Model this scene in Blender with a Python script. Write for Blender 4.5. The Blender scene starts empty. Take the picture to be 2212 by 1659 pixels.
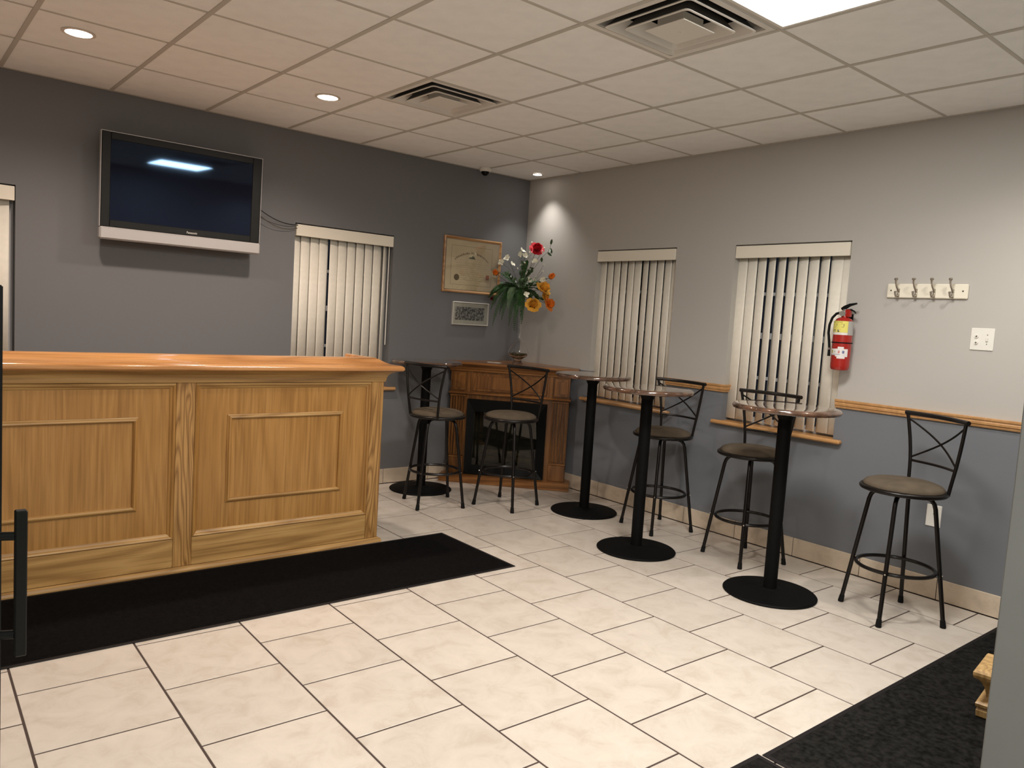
import bpy, bmesh, math, random
from math import sin, cos, pi, radians, sqrt, atan2
from mathutils import Vector, Matrix, noise as mnoise
random.seed(7)
sc = bpy.context.scene
COL = sc.collection
# ------------------------------------------------------------------ camera
CAM = Vector((-4.88978, -5.75500, 1.49981))
YAW, PITCH, ROLL, FPX = 0.697, -0.0851382, 0.0625147, 1667.4
def cam_axes():
    f = Vector((sin(YAW)*cos(PITCH), cos(YAW)*cos(PITCH), sin(PITCH)))
    r = f.cross(Vector((0, 0, 1))).normalized(); u = r.cross(f)
    return r*cos(ROLL)+u*sin(ROLL), -r*sin(ROLL)+u*cos(ROLL), f
cr, cu, cf = cam_axes()
cd = bpy.data.cameras.new('camera'); co = bpy.data.objects.new('camera', cd); COL.objects.link(co)
co.matrix_world = Matrix(((cr.x, cu.x, -cf.x, CAM.x), (cr.y, cu.y, -cf.y, CAM.y), (cr.z, cu.z, -cf.z, CAM.z), (0, 0, 0, 1)))
cd.sensor_width = 36; cd.lens = 36*FPX/2212; cd.clip_start = 0.02; cd.clip_end = 60
sc.camera = co
# ------------------------------------------------------------------ world, view, large lights
sc.view_settings.view_transform = 'Standard'; sc.view_settings.look = 'None'
sc.view_settings.exposure = 0.27; sc.view_settings.gamma = 1.0; sc.view_settings.use_curve_mapping = False
W = bpy.data.worlds.new('night'); sc.world = W; W.use_nodes = True
W.node_tree.nodes['Background'].inputs[0].default_value = (0.010, 0.013, 0.022, 1)
W.node_tree.nodes['Background'].inputs[1].default_value = 0.6
H = 2.822                       # ceiling height
B = 0.01416                     # slope of the right wall
WARM = (1.0, 0.84, 0.72); NEUT = (1.0, 0.93, 0.84); COOL = (0.92, 0.96, 1.0)
def spot(name, x, y, power, ang, blend, color, rad=0.05, z=H-0.03, aim=None):
    l = bpy.data.lights.new(name, 'SPOT'); l.energy = power; l.color = color
    l.spot_size = radians(ang); l.spot_blend = blend; l.shadow_soft_size = rad
    o = bpy.data.objects.new(name, l); COL.objects.link(o); o.location = (x, y, z)
    if aim: o.rotation_euler = (Vector(aim)-Vector((x, y, z))).to_track_quat('-Z', 'Y').to_euler()
    return o
CANS = [(-4.052, -1.113, 0), (-2.646, -1.082, 0), (-0.95, -4.85, 0), (-4.05, -3.0, 0)]
spot('downlight_beam', -4.052, -1.113, 75, 150, 0.9, WARM)
spot('downlight_beam', -2.646, -1.082, 75, 150, 0.9, WARM)
spot('downlight_beam', -3.30, -3.10, 45, 140, 0.9, WARM)
spot('downlight_beam', -0.95, -4.72, 62, 150, 0.9, NEUT)
spot('corner_beam', -0.188, -0.314, 24, 92, 1.0, (1, .95, .88), 0.02, aim=(-.205, -.385, 1.6))
def area(name, x, y, sx, sy, power, color, spread):
    l = bpy.data.lights.new(name, 'AREA'); l.shape = 'RECTANGLE'; l.size = sx; l.size_y = sy
    l.energy = power; l.color = color; l.spread = radians(spread)
    o = bpy.data.objects.new(name, l); COL.objects.link(o); o.location = (x, y, H-0.012); return o
TRX, TRY = -(1.223+1.5*0.6096), -(0.7214+5.5*0.6096)
area('panel_light_beam', TRX, TRY, .56, .56, 46, (1.0, 0.95, 0.88), 180)
area('panel_light_beam', -4.56, -6.2, .56, .56, 92, (1.0, 0.94, 0.86), 180)
# ------------------------------------------------------------------ helpers
def tag(o, label=None, cat=None, group=None, kind=None):
    if label: o['label'] = label
    if cat: o['category'] = cat
    if group: o['group'] = group
    if kind: o['kind'] = kind
    return o
def empty(name, loc=(0, 0, 0), rz=0, label=None, cat=None, group=None, kind=None):
    o = bpy.data.objects.new(name, None); COL.objects.link(o); o.location = loc; o.rotation_euler = (0, 0, rz)
    o.empty_display_size = 0.1
    return tag(o, label, cat, group, kind)
class MB:
    def __init__(s): s.v = []; s.f = []; s.m = []; s.mi = 0; s.sm = []; s.smooth = False
    def add(s, vs, fs):
        n = len(s.v); s.v += [tuple(v) for v in vs]
        for f in fs: s.f.append(tuple(i+n for i in f)); s.m.append(s.mi); s.sm.append(s.smooth)
        return s
    def box(s, x0, x1, y0, y1, z0, z1, bev=0):
        if x0 > x1: x0, x1 = x1, x0
        if y0 > y1: y0, y1 = y1, y0
        if z0 > z1: z0, z1 = z1, z0
        if bev <= 0:
            return s.add([(x0, y0, z0), (x1, y0, z0), (x1, y1, z0), (x0, y1, z0), (x0, y0, z1), (x1, y0, z1), (x1, y1, z1), (x0, y1, z1)],
                         [(0, 3, 2, 1), (4, 5, 6, 7), (0, 1, 5, 4), (1, 2, 6, 5), (2, 3, 7, 6), (3, 0, 4, 7)])
        b = min(bev, (x1-x0)*.45, (y1-y0)*.45, (z1-z0)*.45)
        vs = []; 
        for sx in (0, 1):
            for sy in (0, 1):
                for sz in (0, 1):
                    X = (x0, x1)[sx]; Y = (y0, y1)[sy]; Z = (z0, z1)[sz]
                    ix = X+(b if sx == 0 else -b); iy = Y+(b if sy == 0 else -b); iz = Z+(b if sz == 0 else -b)
                    vs += [(X, iy, iz), (ix, Y, iz), (ix, iy, Z)]
        def c(sx, sy, sz, k): return (sx*4+sy*2+sz)*3+k
        fs = [(c(0,0,0,0), c(0,0,1,0), c(0,1,1,0), c(0,1,0,0)), (c(1,0,0,0), c(1,1,0,0), c(1,1,1,0), c(1,0,1,0)),
              (c(0,0,0,1), c(1,0,0,1), c(1,0,1,1), c(0,0,1,1)), (c(0,1,0,1), c(0,1,1,1), c(1,1,1,1), c(1,1,0,1)),
              (c(0,0,0,2), c(0,1,0,2), c(1,1,0,2), c(1,0,0,2)), (c(0,0,1,2), c(1,0,1,2), c(1,1,1,2), c(0,1,1,2))]
        for a in (0, 1):
            for d in (0, 1):
                fs += [(c(a,d,0,0), c(a,d,1,0), c(a,d,1,1), c(a,d,0,1)), (c(a,0,d,0), c(a,1,d,0), c(a,1,d,2), c(a,0,d,2)),
                       (c(0,a,d,1), c(1,a,d,1), c(1,a,d,2), c(0,a,d,2))]
                for e in (0, 1): fs.append((c(a,d,e,0), c(a,d,e,1), c(a,d,e,2)))
        return s.add(vs, fs)
    def tube(s, pts, r, n=8, cap=True, closed=False, flat=1.0, up=None):
        pts = [Vector(p) for p in pts]; m = len(pts); rs = r if isinstance(r, (list, tuple)) else [r]*m
        vs = []; prev = None
        for i, p in enumerate(pts):
            if closed: t = (pts[(i+1) % m]-pts[i-1]).normalized()
            else: t = (pts[min(i+1, m-1)]-pts[max(i-1, 0)]).normalized()
            if up is not None: a = Vector(up)
            elif prev is None: a = Vector((0, 0, 1)) if abs(t.z) < .9 else Vector((1, 0, 0))
            else: a = prev
            a = (a-t*a.dot(t)).normalized(); prev = a; b = t.cross(a)
            for k in range(n):
                w = 2*pi*k/n; vs.append(p+(a*cos(w)*flat+b*sin(w))*rs[i])
        fs = []
        for i in range(m if closed else m-1):
            j = (i+1) % m
            for k in range(n): fs.append((i*n+k, i*n+(k+1) % n, j*n+(k+1) % n, j*n+k))
        if cap and not closed: fs += [tuple(range(n-1, -1, -1)), tuple((m-1)*n+k for k in range(n))]
        return s.add(vs, fs)
    def lathe(s, prof, n=32, c=(0, 0, 0), cap=True):
        vs = []
        for r, z in prof:
            for k in range(n): vs.append((c[0]+r*cos(2*pi*k/n), c[1]+r*sin(2*pi*k/n), c[2]+z))
        fs = []
        for i in range(len(prof)-1):
            for k in range(n): fs.append((i*n+k, i*n+(k+1) % n, (i+1)*n+(k+1) % n, (i+1)*n+k))
        if cap: fs += [tuple(range(n-1, -1, -1)), tuple((len(prof)-1)*n+k for k in range(n))]
        return s.add(vs, fs)
    def torus(s, R, r, z=0, n=40, k=8, flat=1.0):
        return s.tube([(R*cos(2*pi*i/n), R*sin(2*pi*i/n), z) for i in range(n)], r, k, closed=True, flat=flat, up=(0, 0, 1))
    def poly(s, pts, z0, z1):
        n = len(pts); vs = [(x, y, z0) for x, y in pts]+[(x, y, z1) for x, y in pts]
        return s.add(vs, [tuple(range(n-1, -1, -1)), tuple(range(n, 2*n))]+[(i, (i+1) % n, n+(i+1) % n, n+i) for i in range(n)])
    def sweep(s, prof, path, closed=False):
        """profile (offset outward, height) along plan path of (x,y) points with mitres; outward = right side of travel"""
        P = [Vector((p[0], p[1])) for p in path]; m = len(P); n = len(prof); vs = []
        def nr(a, b): d = (b-a).normalized(); return Vector((d.y, -d.x))
        for i in range(m):
            if closed: n0 = nr(P[i-1], P[i]); n1 = nr(P[i], P[(i+1) % m])
            else:
                n0 = nr(P[max(i-1, 0)], P[max(i-1, 0)+1]); n1 = nr(P[min(i, m-2)], P[min(i, m-2)+1])
            mt = (n0+n1); mt = mt/max(mt.length_squared/2, .2)
            for o, z in prof: q = P[i]+mt*o; vs.append((q.x, q.y, z))
        fs = []
        for i in range(m if closed else m-1):
            j = (i+1) % m
            for k in range(n): fs.append((i*n+k, i*n+(k+1) % n, j*n+(k+1) % n, j*n+k))
        if not closed: fs += [tuple(range(n-1, -1, -1)), tuple((m-1)*n+k for k in range(n))]
        return s.add(vs, fs)
    def xf(s, M, start=0):
        for i in range(start, len(s.v)): s.v[i] = tuple(M @ Vector(s.v[i]))
        return s
    def build(s, name, mats, parent=None, smooth=None, fix=True):
        me = bpy.data.meshes.new(name); me.from_pydata(s.v, [], s.f)
        if not isinstance(mats, (list, tuple)): mats = [mats]
        for m_ in mats: me.materials.append(m_)
        for i, p in enumerate(me.polygons):
            p.material_index = s.m[i]; p.use_smooth = s.sm[i] if smooth is None else bool(smooth)
        if fix:
            bm = bmesh.new(); bm.from_mesh(me); bmesh.ops.recalc_face_normals(bm, faces=bm.faces)
            if smooth == 'auto' or smooth is None or smooth is True:
                for e in bm.edges:
                    if len(e.link_faces) == 2 and e.calc_face_angle(0) > 0.7: e.smooth = False
            bm.to_mesh(me); bm.free()
        o = bpy.data.objects.new(name, me); COL.objects.link(o)
        if parent is not None: o.parent = parent
        return o
def kids(o): return [c for c in bpy.data.objects if c.parent is o]
def copy_tree(o, parent=None):
    c = o.copy(); COL.objects.link(c)
    if parent is not None: c.parent = parent
    for ch in kids(o): copy_tree(ch, c)
    return c
RZB = pi; RZR = pi/2-math.atan(B)
def on_back(x, z=0, off=0): return (x, -off, z)              # a point on the back wall
def on_right(y, z=0, off=0): return (B*y-off, y, z)
# ------------------------------------------------------------------ materials
def newmat(name):
    m = bpy.data.materials.new(name); m.use_nodes = True; nt = m.node_tree
    return m, nt, nt.nodes['Principled BSDF'], nt.links
def mat(name, col, rough=.5, metal=0, spec=.5, coat=0, nscale=0, namt=0, bump=0, bscale=60, **kw):
    m, nt, b, L = newmat(name)
    b.inputs['Base Color'].default_value = (*col, 1); b.inputs['Roughness'].default_value = rough
    b.inputs['Metallic'].default_value = metal; b.inputs['Specular IOR Level'].default_value = spec
    b.inputs['Coat Weight'].default_value = coat; b.inputs['Coat Roughness'].default_value = .05
    tc = nt.nodes.new('ShaderNodeTexCoord')
    if namt:
        n = nt.nodes.new('ShaderNodeTexNoise'); n.inputs['Scale'].default_value = nscale; n.inputs['Detail'].default_value = 6
        L.new(tc.outputs['Object'], n.inputs['Vector'])
        r = nt.nodes.new('ShaderNodeValToRGB'); r.color_ramp.elements[0].position = .3; r.color_ramp.elements[1].position = .7
        r.color_ramp.elements[0].color = (*[c*(1-namt) for c in col], 1); r.color_ramp.elements[1].color = (*[min(1, c*(1+namt)) for c in col], 1)
        L.new(n.outputs['Fac'], r.inputs['Fac']); L.new(r.outputs['Color'], b.inputs['Base Color'])
    if bump:
        n2 = nt.nodes.new('ShaderNodeTexNoise'); n2.inputs['Scale'].default_value = bscale; n2.inputs['Detail'].default_value = 5
        L.new(tc.outputs['Object'], n2.inputs['Vector'])
        bp = nt.nodes.new('ShaderNodeBump'); bp.inputs['Strength'].default_value = bump; bp.inputs['Distance'].default_value = .002
        L.new(n2.outputs['Fac'], bp.inputs['Height']); L.new(bp.outputs['Normal'], b.inputs['Normal'])
    return m
def emit(name, col, st):
    m, nt, b, L = newmat(name); b.inputs['Base Color'].default_value = (0.9, 0.9, 0.9, 1)
    b.inputs['Emission Color'].default_value = (*col, 1); b.inputs['Emission Strength'].default_value = st
    return m
def wood(name, dark, mid, light, axis='z', rough=.4, coat=.15, fig=3.0, fine=1.0, grain=.55):
    """oak grain: long fibres along the axis, cathedral figure from a warped band pattern"""
    m, nt, b, L = newmat(name)
    tc = nt.nodes.new('ShaderNodeTexCoord'); oi = nt.nodes.new('ShaderNodeObjectInfo')
    mp = nt.nodes.new('ShaderNodeMapping'); k = .12
    mp.inputs['Scale'].default_value = {'x': (k, 1, 1), 'y': (1, k, 1), 'z': (1, 1, k)}[axis]
    va = nt.nodes.new('ShaderNodeVectorMath'); va.operation = 'ADD'
    sc_ = nt.nodes.new('ShaderNodeVectorMath'); sc_.operation = 'SCALE'; sc_.inputs[3].default_value = 7.3
    cmb = nt.nodes.new('ShaderNodeCombineXYZ')
    for i in range(3): L.new(oi.outputs['Random'], cmb.inputs[i])
    L.new(cmb.outputs[0], sc_.inputs[0]); L.new(tc.outputs['Object'], va.inputs[0]); L.new(sc_.outputs[0], va.inputs[1])
    L.new(va.outputs[0], mp.inputs['Vector'])
    n1 = nt.nodes.new('ShaderNodeTexNoise'); n1.inputs['Scale'].default_value = fig; n1.inputs['Detail'].default_value = 2; n1.inputs['Distortion'].default_value = .6
    L.new(mp.outputs[0], n1.inputs['Vector'])
    mul = nt.nodes.new('ShaderNodeMath'); mul.operation = 'MULTIPLY'; mul.inputs[1].default_value = 13
    L.new(n1.outputs['Fac'], mul.inputs[0])
    pp = nt.nodes.new('ShaderNodeMath'); pp.operation = 'PINGPONG'; pp.inputs[1].default_value = .5; L.new(mul.outputs[0], pp.inputs[0])
    n2 = nt.nodes.new('ShaderNodeTexNoise'); n2.inputs['Scale'].default_value = 90*fine; n2.inputs['Detail'].default_value = 3
    mp2 = nt.nodes.new('ShaderNodeMapping'); k2 = .03
    mp2.inputs['Scale'].default_value = {'x': (k2, 1, 1), 'y': (1, k2, 1), 'z': (1, 1, k2)}[axis]
    L.new(va.outputs[0], mp2.inputs['Vector']); L.new(mp2.outputs[0], n2.inputs['Vector'])
    r1 = nt.nodes.new('ShaderNodeValToRGB'); e = r1.color_ramp.elements
    e[0].position = .0; e[0].color = (*dark, 1); e[1].position = .28; e[1].color = (*mid, 1)
    e3 = e.new(.5); e3.color = (*light, 1)
    L.new(pp.outputs[0], r1.inputs['Fac'])
    r2 = nt.nodes.new('ShaderNodeValToRGB'); r2.color_ramp.elements[0].position = .32; r2.color_ramp.elements[1].position = .55
    r2.color_ramp.elements[0].color = (.55, .5, .42, 1); r2.color_ramp.elements[1].color = (1, 1, 1, 1)
    L.new(n2.outputs['Fac'], r2.inputs['Fac'])
    mx = nt.nodes.new('ShaderNodeMix'); mx.data_type = 'RGBA'; mx.blend_type = 'MULTIPLY'; mx.inputs[0].default_value = grain
    L.new(r1.outputs['Color'], mx.inputs[6]); L.new(r2.outputs['Color'], mx.inputs[7]); L.new(mx.outputs[2], b.inputs['Base Color'])
    b.inputs['Roughness'].default_value = rough; b.inputs['Coat Weight'].default_value = coat; b.inputs['Coat Roughness'].default_value = .12
    bp = nt.nodes.new('ShaderNodeBump'); bp.inputs['Strength'].default_value = .15; bp.inputs['Distance'].default_value = .001
    L.new(n2.outputs['Fac'], bp.inputs['Height']); L.new(bp.outputs['Normal'], b.inputs['Normal'])
    return m
def stone_tile(name, base, vein, rough=.32):
    m, nt, b, L = newmat(name)
    tc = nt.nodes.new('ShaderNodeTexCoord'); oi = nt.nodes.new('ShaderNodeObjectInfo')
    cmb = nt.nodes.new('ShaderNodeCombineXYZ'); L.new(oi.outputs['Random'], cmb.inputs[0]); L.new(oi.outputs['Random'], cmb.inputs[1])
    sc_ = nt.nodes.new('ShaderNodeVectorMath'); sc_.operation = 'SCALE'; sc_.inputs[3].default_value = 37.0; L.new(cmb.outputs[0], sc_.inputs[0])
    va = nt.nodes.new('ShaderNodeVectorMath'); va.operation = 'ADD'; L.new(tc.outputs['Object'], va.inputs[0]); L.new(sc_.outputs[0], va.inputs[1])
    n1 = nt.nodes.new('ShaderNodeTexNoise'); n1.inputs['Scale'].default_value = 7.5; n1.inputs['Detail'].default_value = 10
    n1.inputs['Roughness'].default_value = .66; n1.inputs['Distortion'].default_value = .7; L.new(va.outputs[0], n1.inputs['Vector'])
    r = nt.nodes.new('ShaderNodeValToRGB'); e = r.color_ramp.elements
    e[0].position = .34; e[0].color = (*vein, 1); e[1].position = .50; e[1].color = (*base, 1)
    e2 = e.new(.66); e2.color = (*[min(1, c*1.07) for c in base], 1)
    L.new(n1.outputs['Fac'], r.inputs['Fac'])
    hs = nt.nodes.new('ShaderNodeHueSaturation'); mr = nt.nodes.new('ShaderNodeMapRange')
    mr.inputs['To Min'].default_value = .96; mr.inputs['To Max'].default_value = 1.03
    L.new(oi.outputs['Random'], mr.inputs['Value']); L.new(mr.outputs[0], hs.inputs['Value'])
    L.new(r.outputs['Color'], hs.inputs['Color']); L.new(hs.outputs['Color'], b.inputs['Base Color'])
    b.inputs['Roughness'].default_value = rough
    bp = nt.nodes.new('ShaderNodeBump'); bp.inputs['Strength'].default_value = .12; bp.inputs['Distance'].default_value = .002
    L.new(n1.outputs['Fac'], bp.inputs['Height']); L.new(bp.outputs['Normal'], b.inputs['Normal'])
    return m
M = {}
M['wall_dark'] = mat('slate_grey_paint', (.172, .174, .180), .62, bump=.15, bscale=300, spec=.3)
M['wall_low'] = mat('blue_grey_paint', (.175, .186, .205), .62, bump=.15, bscale=300, spec=.3)
M['wall_up'] = mat('warm_grey_paint', (.485, .465, .435), .62, bump=.15, bscale=300, spec=.3)
M['frontwall'] = mat('door_grey_paint', (.135, .145, .14), .5, namt=.05, nscale=4)
M['hallwall'] = mat('hall_paint', (.35, .34, .32), .7)
M['ceil'] = mat('ceiling_tile_fibre', (.95, .95, .93), .95, nscale=9, namt=.035, bump=.7, bscale=140, spec=.1)
M['grid'] = mat('ceiling_grid_paint', (.56, .53, .47), .55, spec=.3)
M['slab'] = mat('dark_plenum', (.03, .03, .03), .9)
M['vent'] = mat('vent_white_enamel', (.78, .75, .69), .45)
M['vent_shade'] = mat('dusty_vent_back', (.085, .082, .078), .9)  # shade between the louvres, painted as a dark colour on their backs
M['floor'] = stone_tile('cream_floor_tile', (.575, .515, .450), (.505, .44, .37))
M['basetile'] = stone_tile('cream_base_tile', (.60, .50, .385), (.50, .41, .31), .4)
M['grout'] = mat('dark_brown_grout', (.055, .035, .027), .9)
M['oak'] = wood('honey_oak_vertical', (.365, .180, .043), (.41, .208, .054), (.445, .232, .064), 'z', .42)
M['oak_h'] = wood('honey_oak_horizontal', (.33, .18, .058), (.45, .26, .088), (.52, .315, .115), 'x', .42)
M['oak_fig'] = wood('figured_oak_stile', (.24, .115, .032), (.43, .235, .075), (.50, .28, .095), 'z', .42, fig=7)
M['oak_top'] = wood('glossy_bar_top_oak', (.48, .215, .068), (.60, .285, .100), (.65, .325, .122), 'x', .16, coat=.6, fig=2.2)
M['oak_trim'] = wood('orange_oak_trim', (.50, .265, .10), (.56, .30, .12), (.60, .33, .14), 'x', .35, grain=.22)
M['oak_trim_y'] = M['oak_trim']
M['mantel'] = wood('brown_oak_mantel', (.12, .045, .009), (.19, .075, .016), (.23, .095, .022), 'z', .35)
M['mantel_h'] = wood('brown_oak_mantel_shelf', (.16, .062, .014), (.26, .105, .027), (.31, .135, .037), 'x', .3)
M['pine'] = wood('pale_carved_wood', (.40, .24, .09), (.52, .33, .13), (.58, .38, .16), 'z', .5)
M['frameoak'] = wood('picture_frame_oak', (.38, .19, .07), (.52, .28, .11), (.58, .33, .14), 'x', .35)
M['black_metal'] = mat('black_powder_coat', (.003, .003, .003), .6, spec=.10, bump=.3, bscale=400)
M['stool_metal'] = mat('dark_bronze_tube', (.012, .010, .009), .3, metal=.5)
M['rubber'] = mat('black_rubber', (.005, .005, .005), .7, spec=.2)
M['suede'] = mat('brown_suede', (.095, .074, .052), .9, nscale=9, namt=.22, bump=.4, bscale=200, spec=.15)
M['black_gloss'] = mat('black_gloss_plastic', (.003, .004, .004), .3, spec=.16)
M['cab_black'] = mat('black_cabinet_enamel', (.002, .003, .003), .5, spec=.15)
M['carpet'] = mat('black_mat_pile', (.0045, .004, .004), 1.0, nscale=70, namt=.4, bump=1, bscale=500, spec=.05)
M['carpet2'] = mat('charcoal_mat_pile', (.013, .0125, .0115), 1.0, nscale=45, namt=.6, bump=1, bscale=500, spec=.05)
M['matedge'] = mat('rubber_mat_edge', (.010, .008, .008), .6, spec=.2)
M['slat'] = mat('blind_vinyl', (.94, .89, .78), .55, nscale=30, namt=.03, bump=.25, bscale=80)
M['valance'] = mat('valance_vinyl', (.86, .81, .69), .5)
M['white'] = mat('white_plastic', (.80, .78, .72), .4)
M['winframe'] = mat('window_vinyl', (.55, .55, .56), .5)
M['hookboard'] = mat('cream_painted_board', (.84, .79, .66), .4)
M['nickel'] = mat('brushed_nickel', (.50, .47, .42), .28, metal=1)
M['chrome'] = mat('chrome', (.75, .75, .75), .12, metal=1)
M['red'] = mat('extinguisher_red', (.36, .018, .012), .25, coat=.4)
M['yellow_label'] = mat('yellow_label', (.78, .70, .17), .4)
M['silver_label'] = mat('silver_label', (.50, .49, .47), .35, metal=.3)
M['white_label'] = mat('white_label', (.78, .74, .72), .4)
M['ink'] = mat('label_ink', (.04, .04, .03), .6)
M['olive_ink'] = mat('olive_ink', (.38, .33, .07), .6)
M['green_ink'] = mat('green_ink', (.25, .45, .25), .6)
M['red_ink'] = mat('red_ink', (.60, .16, .13), .6)
M['blue_ink'] = mat('blue_ink', (.05, .08, .25), .6)
M['tv_bezel'] = mat('tv_black_bezel', (.012, .012, .011), .4, spec=.25)
M['tv_silver'] = mat('tv_silver_speaker', (.50, .48, .47), .35, metal=.25)
M['tv_logo'] = mat('tv_logo_silver', (.85, .85, .80), .35)
M['cable'] = mat('black_cable', (.010, .010, .010), .5)
M['parchment'] = mat('aged_parchment', (.92, .74, .47), .75, nscale=3, namt=.12)
M['parch_ink'] = mat('faded_brown_ink', (.24, .155, .07), .8)
M['seal_gold'] = mat('dark_gold_seal', (.17, .105, .03), .6)
M['seal_red'] = mat('faded_red_seal', (.58, .17, .07), .6)
M['crest'] = mat('green_crest_ink', (.17, .19, .12), .7)
M['photo_mount'] = mat('cream_photo_mount', (.56, .54, .44), .7)
M['silver_frame'] = mat('silver_picture_frame', (.72, .70, .64), .3, metal=.4)
M['brick'] = mat('painted_firebox_brick', (.06, .057, .04), .9, nscale=12, namt=.3)
M['log'] = mat('charred_log', (.06, .045, .022), .9, nscale=14, namt=.7)
M['fern'] = mat('fern_green', (.022, .085, .016), .5, nscale=20, namt=.45)
M['fern_pale'] = mat('pale_fern_green', (.13, .22, .11), .55, nscale=20, namt=.4)
M['leaf'] = mat('dark_leaf_green', (.045, .09, .03), .5, nscale=20, namt=.4)
M['stem'] = mat('stem_brown_green', (.06, .055, .025), .7)
M['petal_red'] = mat('red_petal', (.60, .012, .03), .6)
M['petal_dred'] = mat('dark_red_petal', (.10, .004, .006), .6)
M['petal_or'] = mat('orange_petal', (.80, .22, .02), .6, nscale=15, namt=.25)
M['petal_ye'] = mat('golden_petal', (.82, .42, .05), .6, nscale=15, namt=.2)
M['petal_wh'] = mat('cream_petal', (.92, .90, .74), .6)
M['gravel'] = mat('mossy_gravel', (.10, .085, .04), .7, nscale=60, namt=.7)
def glass(name, tint=(1, 1, 1), rough=0.0):
    m, nt, b, L = newmat(name); b.inputs['Base Color'].default_value = (*tint, 1)
    b.inputs['Transmission Weight'].default_value = 1; b.inputs['Roughness'].default_value = rough; b.inputs['IOR'].default_value = 1.45
    return m
M['glass'] = glass('clear_glass')
def pane(name, tint, refl=.06):
    m, nt, b, L = newmat(name); nt.nodes.remove(b); out = nt.nodes['Material Output']
    t = nt.nodes.new('ShaderNodeBsdfTransparent'); t.inputs[0].default_value = (*tint, 1)
    g = nt.nodes.new('ShaderNodeBsdfGlossy'); g.inputs['Roughness'].default_value = .02
    fr = nt.nodes.new('ShaderNodeFresnel'); fr.inputs['IOR'].default_value = 1.5
    mx = nt.nodes.new('ShaderNodeMixShader'); L.new(fr.outputs[0], mx.inputs[0]); L.new(t.outputs[0], mx.inputs[1]); L.new(g.outputs[0], mx.inputs[2])
    L.new(mx.outputs[0], out.inputs['Surface']); return m
M['pane'] = pane('window_glass', (.85, .87, .88))
M['picglass'] = pane('picture_glass', (.97, .97, .97))
def tvglass():
    m, nt, b, L = newmat('tv_screen_glass'); b.inputs['Base Color'].default_value = (.0085, .0085, .017, 1)
    b.inputs['Roughness'].default_value = .035; b.inputs['Specular IOR Level'].default_value = .5
    b.inputs['Specular Tint'].default_value = (.35, .62, 1.0, 1); return m
M['tv_screen'] = tvglass()
m, nt, b, L = newmat('smoked_fire_glass'); b.inputs['Base Color'].default_value = (.004, .004, .004, 1); b.inputs['Roughness'].default_value = .04; M['fireglass'] = pane('fire_glass', (.75, .75, .72))
def tabletop():
    m, nt, b, L = newmat('resin_table_top'); tc = nt.nodes.new('ShaderNodeTexCoord')
    n = nt.nodes.new('ShaderNodeTexNoise'); n.inputs['Scale'].default_value = 9; n.inputs['Detail'].default_value = 9; n.inputs['Distortion'].default_value = 1.5
    L.new(tc.outputs['Object'], n.inputs['Vector']); r = nt.nodes.new('ShaderNodeValToRGB'); e = r.color_ramp.elements
    e[0].position = .36; e[0].color = (.030, .014, .008, 1); e[1].position = .62; e[1].color = (.12, .060, .035, 1)
    L.new(n.outputs['Fac'], r.inputs['Fac']); L.new(r.outputs['Color'], b.inputs['Base Color'])
    b.inputs['Roughness'].default_value = .16; b.inputs['Coat Weight'].default_value = 1; b.inputs['Coat Roughness'].default_value = .03; b.inputs['Coat IOR'].default_value = 1.6
    return m
M['tabletop'] = tabletop()
M['panel'] = emit('led_panel_glow', (.93, .97, 1.0), 14)
M['lens'] = emit('downlight_glow', (1.0, .90, .78), 12)
M['trimring'] = mat('downlight_trim', (.70, .62, .54), .5)
# ------------------------------------------------------------------ room shell
XL, YF = -6.6, -7.4
OPEN = (2.130, .845)            # window head, sill height
WB = [(-2.352, -1.471), (-5.064, -4.185)]      # back wall windows (x0,x1)
WR = [(-1.851, -.979), (-3.270, -2.393)]       # right wall windows (y0,y1)
T = .17
def wallmesh(segs, z1, L0, L1, frame, splits, mb=None):
    """wall with rectangular openings, in (t, depth) coordinates mapped by frame(t,d,z)"""
    mb = mb or MB()
    def bx(t0, t1, z0, z1_, mi):
        mb.mi = mi; n = len(mb.v); mb.box(t0, t1, 0, T, z0, z1_)
        for i in range(n, len(mb.v)): t, d, z = mb.v[i]; mb.v[i] = frame(t, d, z)
    zs = splits
    def col(t0, t1, za, zb):
        for a, b_, mi in zs:
            lo, hi = max(a, za), min(b_, zb)
            if hi-lo > 1e-5: bx(t0, t1, lo, hi, mi)
    cur = L0
    for (a, b_) in sorted(segs):
        col(cur, a, 0, z1); col(a, b_, 0, OPEN[1]-.03); col(a, b_, OPEN[0], z1); cur = b_
    col(cur, L1, 0, z1)
    return mb
wallmesh(WB, H+.22, XL-T, 0.1, lambda t, d, z: (t, d, z), [(0, H+.22, 0)]).build('wall_back', M['wall_dark'], smooth=False)['kind'] = 'structure'
SPL = 1.078
wallmesh(WR, H+.22, YF-T, 0.0, lambda t, d, z: (B*t+d, t, z), [(0, SPL, 0), (SPL, H+.22, 1)]).build('wall_right', [M['wall_low'], M['wall_up']], smooth=False)['kind'] = 'structure'
MB().box(XL-T, XL, YF-T, 0, 0, H+.22).build('wall_left', M['hallwall'], smooth=False)['kind'] = 'structure'
MB().box(XL, B*YF, YF-T, YF, 0, H+.22).build('wall_rear', M['hallwall'], smooth=False)['kind'] = 'structure'
# the entry partition whose edge shows at the right border
wf = MB().box(-2.86, -0.08, -5.262, -5.170, 0, H-.001); wf.build('wall_front', M['frontwall'], smooth=False)['kind'] = 'structure'
tr = MB(); tr.box(-2.877, -2.861, -5.272, -5.160, 0, 2.2, .003); tr.box(-2.876, -2.80, -5.280, -5.2625, 0, 2.2, .004)
tr.build('trim_1', M['frontwall'], smooth=False)['kind'] = 'structure'
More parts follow.
